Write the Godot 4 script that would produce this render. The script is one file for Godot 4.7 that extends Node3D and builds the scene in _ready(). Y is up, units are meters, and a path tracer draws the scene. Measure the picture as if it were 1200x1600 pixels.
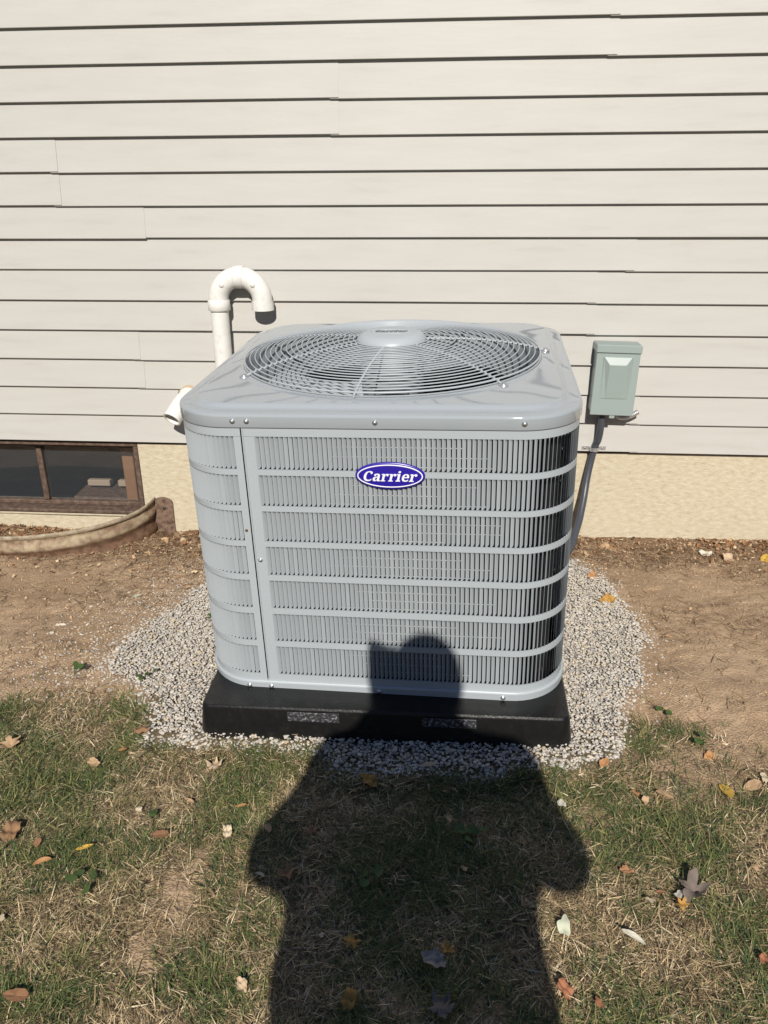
extends Node3D
# An outdoor air conditioner on a black pad beside a sided house wall. y up, metres, wall face at z = 0.

const ROW := 0.1143            # exposure of one siding row
const UNIT_HALF := 0.44
const UNIT_R := 0.13
const GRAVEL := [-0.86, 0.585, -0.92, 0.859, -0.972, 1.098, -0.976, 1.248, -0.829, 1.363, -0.758, 1.415, -0.719, 1.554, -0.552, 1.568, -0.379, 1.57, -0.284, 1.588, -0.246, 1.641, -0.127, 1.655, 0.089, 1.644, 0.263, 1.609, 0.403, 1.584, 0.457, 1.491, 0.456, 1.379, 0.531, 1.248, 0.61, 1.01, 0.614, 0.825, 0.589, 0.54, 0.507, 0.281, 0.2, 0.2, -0.5, 0.2, -0.8, 0.35]

const LEAVES := [
	["maple", "tan", -1.036, 1.601, 0.057, "large pale tan maple leaf lying at the left edge of the lawn"],
	["curl", "tan", -0.810, 1.643, 0.030, "small tan curled leaf left of the gravel on the lawn"],
	["oval", "orange", -0.759, 1.595, 0.024, "small orange brown leaf just left of the brown crumpled maple leaf"],
	["maple", "brown", -0.732, 1.543, 0.044, "brown crumpled maple leaf at the left corner of the gravel"],
	["maple", "beige", -0.523, 1.641, 0.048, "beige crumpled maple leaf on grass below the left end of the pad"],
	["sliver", "tan", -0.545, 1.750, 0.031, "narrow tan curled leaf standing in dry grass left of the shadow"],
	["chip", "cream", -0.651, 1.776, 0.020, "tiny cream leaf scrap above the orange brown round leaf"],
	["sliver", "orange", -0.431, 1.753, 0.026, "slender orange leaf near the left shoulder of the shadow"],
	["curl", "brown", -0.896, 1.859, 0.051, "dark brown leaf with a pale curled rim at the left edge"],
	["oval", "rust", -0.577, 1.854, 0.037, "rust brown round leaf lying below a green clover leaf"],
	["curl", "cream", -0.438, 1.837, 0.029, "cream curled leaf left of the shadow arm"],
	["oval", "rust", -0.822, 1.891, 0.023, "small rust leaf between the dark curled leaf and the yellow crescent leaf"],
	["sliver", "yellow", -0.721, 1.891, 0.036, "yellow crescent shaped leaf in the left lawn"],
	["sliver", "orange", -0.788, 1.940, 0.036, "long orange leaf with dark tip below the small rust leaf"],
	["chip", "cream", -0.800, 2.076, 0.020, "pale scrap of leaf half way down the left edge of the lawn"],
	["oval", "rust", -0.693, 2.222, 0.040, "orange brown pointed oval leaf in the bottom left corner"],
	["curl", "beige", -0.321, 2.178, 0.025, "beige folded leaf just left of the shadow near the bottom edge"],
	["oval", "beige", -0.352, 1.533, 0.036, "beige oval leaf lying on gravel in front of the pad"],
	["curl", "gold", -0.159, 1.674, 0.040, "golden brown folded leaf inside the shadow just below the gravel"],
	["sliver", "beige", -0.027, 1.629, 0.037, "narrow beige leaf standing at the gravel edge in the shadow"],
	["oval", "tan", -0.354, 1.826, 0.022, "small tan leaf inside the left elbow of the shadow"],
	["maple", "rust", -0.262, 1.826, 0.026, "small reddish brown leaf in the upper left of the shadow"],
	["chip", "tan", 0.021, 1.770, 0.019, "small tan scrap in the upper right of the shadow"],
	["sliver", "cream", -0.342, 1.950, 0.022, "pale slender leaf at the tip of the left shadow elbow"],
	["maple", "brown", -0.288, 1.938, 0.047, "brown three lobed leaf at the left armpit of the shadow"],
	["chip", "cream", -0.205, 2.066, 0.012, "cream speck of leaf left of the golden maple leaf in the shadow"],
	["maple", "gold", -0.147, 2.073, 0.035, "golden maple leaf in the lower left of the shadow"],
	["maple", "gold", 0.021, 2.082, 0.030, "golden maple leaf beside the torn grey leaf in the shadow"],
	["curl", "grey", -0.004, 2.108, 0.043, "torn pale grey leaf in the lower middle of the shadow"],
	["curl", "gold", -0.139, 2.186, 0.034, "golden brown folded leaf in the shadow near the bottom edge"],
	["maple", "purple", 0.009, 2.200, 0.052, "flat purple grey leaf at the bottom edge in the shadow"],
	["chip", "tan", 0.051, 1.900, 0.017, "tan scrap of leaf in the right middle of the shadow"],
	["oval", "yellow", 0.626, 1.644, 0.050, "bright yellow oval leaf on bare soil at the right"],
	["oval", "tan", 0.688, 1.620, 0.041, "tan round leaf just right of the bright yellow leaf"],
	["chip", "cream", 0.725, 1.591, 0.030, "pale leaf scrap at the right edge above the tan round leaf"],
	["curl", "orange", 0.620, 1.528, 0.032, "orange tan curled leaf in the grass tuft right of the gravel"],
	["oval", "tan", 0.486, 1.672, 0.039, "tan leaf left of the bright yellow leaf"],
	["chip", "orange", 0.424, 1.670, 0.023, "small orange leaf scrap right of the shadow below the gravel"],
	["chip", "tan", 0.440, 1.694, 0.023, "small tan leaf scrap below the small orange scrap"],
	["curl", "orange", 0.367, 1.599, 0.027, "orange and white curled leaf at the lower right gravel edge"],
	["chip", "white", 0.261, 1.710, 0.023, "white chip at the right shoulder of the shadow"],
	["maple", "gold", 0.451, 1.963, 0.029, "golden leaf lying against the big purple grey leaf at the right"],
	["chip", "white", 0.453, 1.940, 0.028, "white chip lying on the big purple grey leaf"],
	["maple", "purple", 0.470, 1.932, 0.073, "big purple grey lobed leaf in the right lawn"],
	["chip", "cream", 0.395, 1.951, 0.021, "cream leaf scrap left of the big purple grey leaf"],
	["oval", "rust", 0.418, 1.933, 0.018, "small rust leaf between the cream scrap and the purple grey leaf"],
	["chip", "pale", 0.227, 2.026, 0.036, "pale green white chip right of the shadow body"],
	["sliver", "white", 0.345, 2.041, 0.045, "long cream white bark chip in the lower right lawn"],
	["curl", "red", 0.214, 2.144, 0.034, "orange red folded leaf by the shadow at the lower right"],
	["chip", "red", 0.266, 2.166, 0.019, "small reddish leaf scrap right of the orange red folded leaf"],
	["curl", "red", 0.555, 2.071, 0.022, "small reddish curled leaf at the right edge of the lawn"],
	["curl", "rust", 0.364, 1.885, 0.026, "rust curled leaf in dry grass right of the shadow elbow"],
	["chip", "tan", 0.610, 1.867, 0.021, "tan scrap of leaf in the green grass near the right edge"],
	["curl", "orange", 0.520, 0.480, 0.043, "orange leaf on the gravel right of the unit"],
	["curl", "gold", 0.532, 0.711, 0.053, "golden folded leaf on the gravel below the orange leaf"],
	["chip", "tan", 0.679, 0.927, 0.027, "small tan leaf alone on the bare soil at the right"],
	["curl", "white", 1.008, 0.173, 0.059, "white curled leaf in the litter along the right foundation"],
	["curl", "beige", 1.078, 0.215, 0.064, "beige curled leaf right of the white one by the foundation"],
	["oval", "yellow", 1.221, 0.205, 0.055, "yellow leaf at the right edge near the foundation"],
	["oval", "rust", 1.074, -0.039, 0.051, "rust leaf standing against the foundation at the right"],
	["curl", "tan", 0.636, 0.120, 0.064, "tan curled leaf by the foundation just right of the conduit"],
	["curl", "tan", -1.178, 0.118, 0.045, "tan leaf at the foot of the window well flange"],
	["oval", "beige", -1.151, 0.025, 0.045, "beige leaf against the foundation beside the window well"],
	["chip", "cream", -1.097, 0.113, 0.042, "cream leaf scrap between the window well and the unit"],
	["sliver", "cream", -1.363, 0.429, 0.045, "cream leaf sliver on the soil below the window well"],
	["sliver", "beige", -1.391, 0.510, 0.039, "beige leaf sliver left of the cream sliver below the well"],
	["sliver", "white", -1.215, 0.968, 0.035, "white stick on the bare soil at the left"],
	["chip", "white", -1.210, 1.033, 0.020, "white pebble like chip beside the white stick"],
	["oval", "pale", -1.073, 0.703, 0.038, "pale green leaf on the soil left of the gravel"],
]

var rng := RandomNumberGenerator.new()
var n1 := FastNoiseLite.new()
var n2 := FastNoiseLite.new()
var n3 := FastNoiseLite.new()
var gravel_poly := PackedVector2Array()
var M := {}
var used := {}
var smooth_id := 0


# ---------------------------------------------------------------- naming and tagging
func numbered(called: String) -> String:
	if not used.has(called):
		used[called] = 0
		return called
	used[called] += 1
	return "%s_%03d" % [called, used[called]]


func part_name(parent: Node, called: String) -> String:
	if not parent.has_node(called):
		return called
	var k: int = parent.get_meta("n_" + called, 0) + 1
	parent.set_meta("n_" + called, k)
	return "%s_%03d" % [called, k]


func tag(o: Node3D, label: String, category: String, group := "", kind := "") -> void:
	if label != "":
		o.set_meta("label", label)
	if category != "":
		o.set_meta("category", category)
	if group != "":
		o.set_meta("group", group)
	if kind != "":
		o.set_meta("kind", kind)


func thing(called: String, label: String, category: String, at := Vector3.ZERO, group := "") -> Node3D:
	var o := Node3D.new()
	o.name = numbered(called)
	add_child(o)
	o.position = at
	tag(o, label, category, group)
	return o


func obj(called: String, mesh: Mesh, mat: Material, parent: Node = null) -> MeshInstance3D:
	var o := MeshInstance3D.new()
	o.mesh = mesh
	o.material_override = mat
	if parent == null:
		o.name = numbered(called)
		add_child(o)
	else:
		o.name = part_name(parent, called)
		parent.add_child(o, true)
	return o


# ---------------------------------------------------------------- mesh helpers
func new_st() -> SurfaceTool:
	var st := SurfaceTool.new()
	st.begin(Mesh.PRIMITIVE_TRIANGLES)
	return st


func done(st: SurfaceTool) -> ArrayMesh:
	st.generate_normals()
	return st.commit()


func tri(st: SurfaceTool, a: Vector3, b: Vector3, c: Vector3) -> void:
	st.add_vertex(a)
	st.add_vertex(b)
	st.add_vertex(c)


func quad(st: SurfaceTool, a: Vector3, b: Vector3, c: Vector3, d: Vector3) -> void:
	tri(st, a, b, c)
	tri(st, a, c, d)


# rows of points joined into a sheet; closed joins the last column to the first
func sheet(st: SurfaceTool, rows: Array, closed := false, smooth := true, flip := false) -> void:
	smooth_id = (smooth_id + 1) % 100000
	st.set_smooth_group(smooth_id if smooth else 0xFFFFFFFF)
	for i in rows.size() - 1:
		var p: PackedVector3Array = rows[i]
		var q: PackedVector3Array = rows[i + 1]
		var n := p.size()
		for j in (n if closed else n - 1):
			var k := (j + 1) % n
			if flip:
				quad(st, p[j], p[k], q[k], q[j])
			else:
				quad(st, p[j], q[j], q[k], p[k])


# box with chamfered edges, centre c, size s
func add_box(st: SurfaceTool, c: Vector3, s: Vector3, b := 0.0, basis := Basis()) -> void:
	st.set_smooth_group(0xFFFFFFFF)
	var h := s * 0.5
	b = minf(b, minf(h.x, minf(h.y, h.z)) * 0.9)
	var pt := func(sx: float, sy: float, sz: float, ax: int) -> Vector3:
		var v := Vector3(sx * (h.x - (0.0 if ax == 0 else b)), sy * (h.y - (0.0 if ax == 1 else b)), sz * (h.z - (0.0 if ax == 2 else b)))
		return c + basis * v
	var face := func(pts: Array) -> void:
		var mid := Vector3.ZERO
		for p in pts:
			mid += p
		mid /= pts.size()
		var nn: Vector3 = (pts[1] - pts[0]).cross(pts[2] - pts[0])
		if nn.dot(mid - c) > 0.0:
			pts.reverse()
		for i in range(1, pts.size() - 1):
			tri(st, pts[0], pts[i], pts[i + 1])
	for sg in [-1.0, 1.0]:
		face.call([pt.call(sg, -1, -1, 0), pt.call(sg, 1, -1, 0), pt.call(sg, 1, 1, 0), pt.call(sg, -1, 1, 0)])
		face.call([pt.call(-1, sg, -1, 1), pt.call(1, sg, -1, 1), pt.call(1, sg, 1, 1), pt.call(-1, sg, 1, 1)])
		face.call([pt.call(-1, -1, sg, 2), pt.call(1, -1, sg, 2), pt.call(1, 1, sg, 2), pt.call(-1, 1, sg, 2)])
	if b <= 0.0:
		return
	for a in [-1.0, 1.0]:
		for d in [-1.0, 1.0]:
			face.call([pt.call(a, d, -1, 0), pt.call(a, d, 1, 0), pt.call(a, d, 1, 1), pt.call(a, d, -1, 1)])
			face.call([pt.call(a, -1, d, 0), pt.call(a, 1, d, 0), pt.call(a, 1, d, 2), pt.call(a, -1, d, 2)])
			face.call([pt.call(-1, a, d, 1), pt.call(1, a, d, 1), pt.call(1, a, d, 2), pt.call(-1, a, d, 2)])
			for e in [-1.0, 1.0]:
				face.call([pt.call(a, d, e, 0), pt.call(a, d, e, 1), pt.call(a, d, e, 2)])


func box_mesh(s: Vector3, b := 0.0, c := Vector3.ZERO) -> ArrayMesh:
	var st := new_st()
	add_box(st, c, s, b)
	return done(st)


func add_tube(st: SurfaceTool, pts: PackedVector3Array, radii: Variant, sides := 8, closed := false, caps := true, hint := Vector3.UP) -> void:
	var n := pts.size()
	var rows: Array = []
	var up := hint
	for i in n:
		var a := pts[(i - 1 + n) % n] if closed else pts[maxi(i - 1, 0)]
		var b := pts[(i + 1) % n] if closed else pts[mini(i + 1, n - 1)]
		var t := (b - a).normalized()
		var side := t.cross(up)
		if side.length() < 0.01:
			side = t.cross(Vector3.RIGHT if absf(t.x) < 0.8 else Vector3.BACK)
		side = side.normalized()
		var u2 := side.cross(t).normalized()
		if not closed:
			up = u2
		var r: float = radii if radii is float else radii[i]
		var row := PackedVector3Array()
		for k in sides:
			var an := TAU * k / sides
			row.append(pts[i] + (side * cos(an) + u2 * sin(an)) * r)
		rows.append(row)
	if closed:
		rows.append(rows[0])
	sheet(st, rows, true, true, true)
	if caps and not closed:
		st.set_smooth_group(0xFFFFFFFF)
		for k in sides:
			var k2 := (k + 1) % sides
			tri(st, pts[0], rows[0][k2], rows[0][k])
			tri(st, pts[n - 1], rows[n - 1][k], rows[n - 1][k2])


# profile of (radius, height) turned about y
func add_lathe(st: SurfaceTool, profile: Array, segs := 32, xf := Transform3D(), squash := Vector3.ONE, smooth := true) -> void:
	var rows: Array = []
	for p in profile:
		var row := PackedVector3Array()
		for k in segs:
			var a := TAU * k / segs
			row.append(xf * (Vector3(p.x * cos(a), p.y, p.x * sin(a)) * squash))
		rows.append(row)
	sheet(st, rows, true, smooth, false)


func text_shape(words: String, px: float, depth: float, slant: float, font_name: String, bold: bool) -> ArrayMesh:
	var f := SystemFont.new()
	f.font_names = PackedStringArray([font_name])
	f.font_weight = 700 if bold else 400
	var t := TextMesh.new()
	t.text = words
	t.font = f
	t.font_size = 64
	t.pixel_size = px
	t.depth = depth
	t.curve_step = 1.5
	var arr := t.get_mesh_arrays()
	var v: PackedVector3Array = arr[Mesh.ARRAY_VERTEX]
	for i in v.size():
		v[i].x += v[i].y * slant
	var st := new_st()
	st.set_smooth_group(0xFFFFFFFF)
	var idx: PackedInt32Array = arr[Mesh.ARRAY_INDEX]
	if idx.size():
		for i in idx:
			st.add_vertex(v[i])
	else:
		for p in v:
			st.add_vertex(p)
	return done(st)


# surface nets of a distance function
func add_nets(st: SurfaceTool, lo: Vector3, hi: Vector3, cell: float, f: Callable) -> void:
	st.set_smooth_group(0)
	var nx := int((hi.x - lo.x) / cell) + 2
	var ny := int((hi.y - lo.y) / cell) + 2
	var nz := int((hi.z - lo.z) / cell) + 2
	var d := PackedFloat32Array()
	d.resize(nx * ny * nz)
	for k in nz:
		for j in ny:
			for i in nx:
				d[(k * ny + j) * nx + i] = f.call(lo + Vector3(i, j, k) * cell)
	var vert := {}
	var off := [Vector3i(0, 0, 0), Vector3i(1, 0, 0), Vector3i(0, 1, 0), Vector3i(1, 1, 0), Vector3i(0, 0, 1), Vector3i(1, 0, 1), Vector3i(0, 1, 1), Vector3i(1, 1, 1)]
	var edges := [[0, 1], [2, 3], [4, 5], [6, 7], [0, 2], [1, 3], [4, 6], [5, 7], [0, 4], [1, 5], [2, 6], [3, 7]]
	for k in nz - 1:
		for j in ny - 1:
			for i in nx - 1:
				var base := (k * ny + j) * nx + i
				var vals := [d[base], d[base + 1], d[base + nx], d[base + nx + 1], d[base + nx * ny], d[base + nx * ny + 1], d[base + nx * ny + nx], d[base + nx * ny + nx + 1]]
				var inside := 0
				for v in vals:
					if v < 0.0:
						inside += 1
				if inside == 0 or inside == 8:
					continue
				var sum := Vector3.ZERO
				var cnt := 0
				for e in edges:
					var a: float = vals[e[0]]
					var b: float = vals[e[1]]
					if (a < 0.0) != (b < 0.0):
						sum += Vector3(off[e[0]]).lerp(Vector3(off[e[1]]), a / (a - b))
						cnt += 1
				vert[base] = lo + (Vector3(i, j, k) + sum / cnt) * cell
	for k in range(1, nz - 1):
		for j in range(1, ny - 1):
			for i in range(1, nx - 1):
				var base := (k * ny + j) * nx + i
				var a := d[base] < 0.0
				for ax in 3:
					var s1: int = [1, nx, nx * ny][ax]
					var s2: int = [nx, nx * ny, 1][ax]
					var s3: int = [nx * ny, 1, nx][ax]
					if (d[base + s1] < 0.0) == a:
						continue
					var p0: Vector3 = vert[base]
					var p1: Vector3 = vert[base - s2]
					var p2: Vector3 = vert[base - s2 - s3]
					var p3: Vector3 = vert[base - s3]
					if a:
						quad(st, p0, p3, p2, p1)
					else:
						quad(st, p0, p1, p2, p3)


func capsule(p: Vector3, a: Vector3, b: Vector3, ra: float, rb: float) -> float:
	var ab := b - a
	var t := clampf((p - a).dot(ab) / ab.length_squared(), 0.0, 1.0)
	return (p - a - ab * t).length() - lerpf(ra, rb, t)


func smin(a: float, b: float, k: float) -> float:
	var h := clampf(0.5 + 0.5 * (b - a) / k, 0.0, 1.0)
	return lerpf(b, a, h) - k * h * (1.0 - h)


# ---------------------------------------------------------------- materials
func lin(r: float, g: float, b: float) -> Color:
	return Color(r, g, b).linear_to_srgb()


func mat(c: Color, rough := 0.8, metal := 0.0) -> StandardMaterial3D:
	var m := StandardMaterial3D.new()
	m.albedo_color = c
	m.roughness = rough
	m.metallic = metal
	return m


func noise_tex(freq: float, octaves: int, sd: int, stops: Array, size := 512, kind := FastNoiseLite.TYPE_SIMPLEX_SMOOTH, normal := false, bump := 2.0) -> NoiseTexture2D:
	var n := FastNoiseLite.new()
	n.noise_type = kind
	n.frequency = freq
	n.fractal_octaves = octaves
	n.seed = sd
	var t := NoiseTexture2D.new()
	t.noise = n
	t.width = size
	t.height = size
	t.seamless = true
	if normal:
		t.as_normal_map = true
		t.bump_strength = bump
	elif stops.size():
		var g := Gradient.new()
		var offs := PackedFloat32Array()
		var cols := PackedColorArray()
		for s in stops:
			offs.append(s[0])
			cols.append(s[1])
		g.offsets = offs
		g.colors = cols
		t.color_ramp = g
	return t


func tri_tex(m: StandardMaterial3D, scale: Vector3, world := true) -> void:
	m.uv1_triplanar = true
	m.uv1_world_triplanar = world
	m.uv1_scale = scale


func relief(m: StandardMaterial3D, t: Texture2D, cm: float) -> void:
	m.heightmap_enabled = true
	m.heightmap_texture = t
	m.heightmap_scale = cm


# ---------------------------------------------------------------- the ground
func gh(x: float, z: float) -> float:
	var t := clampf(z / 1.35, 0.0, 1.0)
	return -0.385 + 0.02 * tanh(x) + 0.118 * t * t * (3.0 - 2.0 * t)


func poly_dist(x: float, z: float) -> float:      # below zero inside the gravel bed
	var p := Vector2(x, z)
	var best := 9.0
	var n := gravel_poly.size()
	for i in n:
		var q := Geometry2D.get_closest_point_to_segment(p, gravel_poly[i], gravel_poly[(i + 1) % n])
		best = minf(best, p.distance_to(q))
	return -best if Geometry2D.is_point_in_polygon(p, gravel_poly) else best


# 0 bare soil .. 1 lawn
func lawn(x: float, z: float) -> float:
	var edge := 1.37 + 0.05 * sin(x * 3.1) + 0.09 * n1.get_noise_2d(x * 3.0, z * 3.0)
	if x > 0.42:
		edge += 0.10 * smoothstep(0.5, 0.9, x)
	var v := smoothstep(edge - 0.06, edge + 0.10, z)
	for b in [[-0.496, 1.94, 0.07], [-0.512, 2.125, 0.06], [0.33, 1.757, 0.07], [0.56, 1.58, 0.13], [-0.063, 2.2, 0.05], [0.08, 2.19, 0.05], [-0.5, 2.03, 0.05], [0.75, 1.47, 0.15]]:
		var dd := Vector2(x - b[0], z - b[1]).length() + 0.05 * n1.get_noise_2d(x * 9.0, z * 9.0)
		v *= 0.10 + 0.90 * smoothstep(b[2] * 0.4, b[2] * 1.3, dd)
	return v


func ground_y(x: float, z: float) -> float:
	var y := gh(x, z)
	var g := 1.0 - smoothstep(-0.03, 0.05, poly_dist(x, z)) if absf(x) < 1.2 and z < 1.9 and z > 0.0 else 0.0
	y += (0.012 + 0.016 * smoothstep(1.2, 1.5, z)) * g
	var r := (1.0 - 0.75 * g)
	y += r * (0.012 * n1.get_noise_2d(x * 2.2, z * 2.2) + 0.006 * n2.get_noise_2d(x * 6.0, z * 6.0) + 0.0050 * n3.get_noise_2d(x * 20.0, z * 20.0))
	y += r * 0.010 * maxf(0.0, n3.get_noise_2d(x * 9.0, z * 9.0)) * smoothstep(0.5, 0.05, z)
	return y


func _ready() -> void:
	rng.seed = 7
	# ---- camera, sky, sun, exposure
	var cam := Camera3D.new()
	cam.name = "camera"
	cam.fov = 65.19
	cam.near = 0.02
	cam.far = 400.0
	add_child(cam)
	cam.position = Vector3(0.0, 0.988, 3.0902)
	cam.rotation_degrees = Vector3(-22.363, 4.907, -0.361)
	cam.current = true
	var env := Environment.new()
	env.background_mode = Environment.BG_SKY
	var sm := ProceduralSkyMaterial.new()
	sm.sky_top_color = Color(0.33, 0.45, 0.66)
	sm.sky_horizon_color = Color(0.72, 0.76, 0.82)
	sm.sky_curve = 0.16
	sm.ground_bottom_color = Color(0.20, 0.18, 0.13)
	sm.ground_horizon_color = Color(0.36, 0.36, 0.32)
	sm.sky_energy_multiplier = 1.0
	sm.sun_angle_max = 20.0
	var sky := Sky.new()
	sky.sky_material = sm
	env.sky = sky
	env.background_energy_multiplier = 0.5
	env.tonemap_mode = Environment.TONE_MAPPER_LINEAR
	env.tonemap_exposure = 1.02
	env.sdfgi_enabled = true
	env.ssao_enabled = true
	env.ssil_enabled = true
	var we := WorldEnvironment.new()
	we.name = "world_environment"
	we.environment = env
	add_child(we)
	var sun := DirectionalLight3D.new()
	sun.name = "sun"
	sun.light_energy = 1.6
	sun.light_color = Color(1.0, 0.972, 0.93)
	sun.light_angular_distance = 0.55
	sun.shadow_enabled = true
	add_child(sun)
	sun.look_at_from_position(Vector3.ZERO, Vector3(-0.0398, -0.5855, -0.8097), Vector3.UP)

	for s in [[n1, 11, 1.0, 3], [n2, 12, 1.0, 3], [n3, 13, 1.0, 3]]:
		s[0].seed = s[1]
		s[0].frequency = s[2]
		s[0].fractal_octaves = s[3]
		s[0].noise_type = FastNoiseLite.TYPE_SIMPLEX_SMOOTH
	for i in GRAVEL.size() / 2:
		gravel_poly.append(Vector2(GRAVEL[i * 2], GRAVEL[i * 2 + 1]))
	make_materials()
	build_ground()
	build_house()
	build_window()
	build_well()
	build_pad()
	build_unit()
	build_pipes()
	build_box()
	build_gravel()
	build_leaves()
	build_weeds()
	build_litter()
	build_grass()
	build_person()


func make_materials() -> void:
	# siding: warm off-white with faint lengthwise grain and grime
	var m := mat(Color.WHITE, 0.55)
	m.albedo_texture = noise_tex(0.012, 4, 3, [[0.0, lin(0.435, 0.424, 0.392)], [0.3, lin(0.468, 0.460, 0.432)], [0.65, lin(0.478, 0.472, 0.446)], [1.0, lin(0.492, 0.487, 0.463)]], 512)
	tri_tex(m, Vector3(0.35, 2.6, 0.35))
	m.normal_enabled = true
	m.normal_texture = noise_tex(0.05, 3, 5, [], 512, FastNoiseLite.TYPE_SIMPLEX_SMOOTH, true, 1.5)
	m.normal_scale = 0.12
	M.siding = m
	M.sheathing = mat(lin(0.03, 0.02, 0.016), 0.9)
	m = mat(Color.WHITE, 0.9)
	m.albedo_texture = noise_tex(0.03, 6, 21, [[0.0, lin(0.37, 0.315, 0.215)], [0.3, lin(0.495, 0.435, 0.315)], [0.6, lin(0.53, 0.475, 0.355)], [1.0, lin(0.60, 0.55, 0.43)]], 1024)
	tri_tex(m, Vector3(0.8, 1.7, 0.8))
	relief(m, noise_tex(0.06, 5, 22, [], 1024), 0.09)
	M.concrete = m
	m = mat(Color.WHITE, 0.95)
	m.vertex_color_use_as_albedo = true
	m.albedo_texture = noise_tex(0.03, 5, 31, [[0.0, Color(0.68, 0.66, 0.64)], [0.5, Color(0.92, 0.92, 0.92)], [1.0, Color(1, 1, 1)]], 1024)
	tri_tex(m, Vector3(3.0, 3.0, 3.0))
	relief(m, noise_tex(0.045, 5, 32, [], 1024), 0.35)
	M.soil = m
	# grey painted steel
	m = mat(lin(0.385, 0.427, 0.455), 0.40)
	m.metallic_specular = 0.5
	M.paint = m
	m = mat(lin(0.365, 0.403, 0.43), 0.40)
	M.slat = m
	m = mat(lin(0.335, 0.37, 0.395), 0.04)
	m.metallic_specular = 0.6
	m.normal_enabled = true
	m.normal_texture = noise_tex(0.006, 2, 41, [], 512, FastNoiseLite.TYPE_SIMPLEX_SMOOTH, true, 6.0)
	m.normal_scale = 0.10
	tri_tex(m, Vector3(1.2, 1.2, 1.2), false)
	M.top = m
	M.wire = mat(lin(0.40, 0.44, 0.47), 0.35)
	M.blade = mat(lin(0.33, 0.36, 0.385), 0.5)
	m = mat(lin(0.03, 0.03, 0.032), 0.6)
	M.dark = m
	m = mat(Color.WHITE, 0.6, 0.0)
	m.albedo_texture = noise_tex(0.3, 1, 51, [[0.0, lin(0.006, 0.006, 0.007)], [0.7, lin(0.016, 0.016, 0.017)], [1.0, lin(0.06, 0.06, 0.062)]], 256)
	tri_tex(m, Vector3(0.3, 22.0, 0.3), false)
	M.coil = m
	M.hairpin = mat(lin(0.62, 0.63, 0.65), 0.3, 0.6)
	M.zinc = mat(lin(0.62, 0.63, 0.64), 0.32, 0.75)
	M.blue = mat(lin(0.022, 0.012, 0.29), 0.32)
	M.white = mat(lin(0.82, 0.82, 0.85), 0.4)
	# black plastic of the pad, dusty
	m = mat(Color.WHITE, 0.33)
	m.metallic_specular = 0.45
	m.albedo_texture = noise_tex(0.02, 5, 61, [[0.0, lin(0.006, 0.006, 0.0065)], [0.65, lin(0.009, 0.009, 0.009)], [0.85, lin(0.014, 0.0135, 0.0125)], [1.0, lin(0.03, 0.027, 0.024)]], 1024)
	tri_tex(m, Vector3(1.5, 1.5, 1.5), false)
	m.normal_enabled = true
	m.normal_texture = noise_tex(0.2, 2, 62, [], 512, FastNoiseLite.TYPE_SIMPLEX_SMOOTH, true, 3.0)
	m.normal_scale = 0.09
	M.pad = m
	m = mat(Color.WHITE, 0.35, 0.35)
	m.albedo_texture = noise_tex(0.09, 4, 64, [[0.0, lin(0.03, 0.03, 0.035)], [0.5, lin(0.065, 0.066, 0.074)], [0.62, lin(0.11, 0.11, 0.12)], [0.72, lin(0.30, 0.30, 0.32)], [1.0, lin(0.5, 0.5, 0.52)]], 512)
	tri_tex(m, Vector3(2.2, 2.2, 2.2), false)
	M.foil = m
	# white drain pipe
	m = mat(Color.WHITE, 0.32)
	m.albedo_texture = noise_tex(0.02, 4, 71, [[0.0, lin(0.62, 0.60, 0.54)], [0.4, lin(0.74, 0.735, 0.70)], [1.0, lin(0.79, 0.79, 0.765)]], 512)
	tri_tex(m, Vector3(3, 3, 3), true)
	M.pvc = m
	M.pvc_dark = mat(lin(0.45, 0.43, 0.38), 0.7)
	m = mat(lin(0.29, 0.35, 0.335), 0.38)
	m.metallic_specular = 0.5
	M.box = m
	M.conduit = mat(lin(0.058, 0.065, 0.08), 0.38)
	# rusty galvanised steel
	m = mat(Color.WHITE, 0.75, 0.15)
	m.vertex_color_use_as_albedo = true
	m.albedo_texture = noise_tex(0.02, 5, 81, [[0.0, Color(0.55, 0.50, 0.48)], [0.5, Color(0.88, 0.86, 0.84)], [1.0, Color(1, 1, 1)]], 512)
	tri_tex(m, Vector3(3, 3, 3), true)
	M.rust = m
	m = mat(Color.WHITE, 0.75)
	m.albedo_texture = noise_tex(0.03, 4, 91, [[0.0, lin(0.055, 0.035, 0.025)], [0.5, lin(0.105, 0.068, 0.048)], [1.0, lin(0.18, 0.13, 0.10)]], 512)
	tri_tex(m, Vector3(2, 2, 2), true)
	M.frame = m
	m = mat(Color(0.50, 0.53, 0.56, 0.07), 0.05)
	m.transparency = BaseMaterial3D.TRANSPARENCY_ALPHA
	M.glass = m
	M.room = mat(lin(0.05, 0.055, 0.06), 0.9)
	M.plank = mat(lin(0.36, 0.29, 0.22), 0.85)
	m = mat(Color.WHITE, 0.85)
	m.vertex_color_use_as_albedo = true
	M.stone = m
	m = mat(Color.WHITE, 0.8)
	m.vertex_color_use_as_albedo = true
	m.backlight_enabled = true
	m.backlight = Color(0.25, 0.25, 0.18)
	M.grass = m
	m = mat(Color.WHITE, 0.85)
	m.vertex_color_use_as_albedo = true
	M.straw = m
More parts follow.
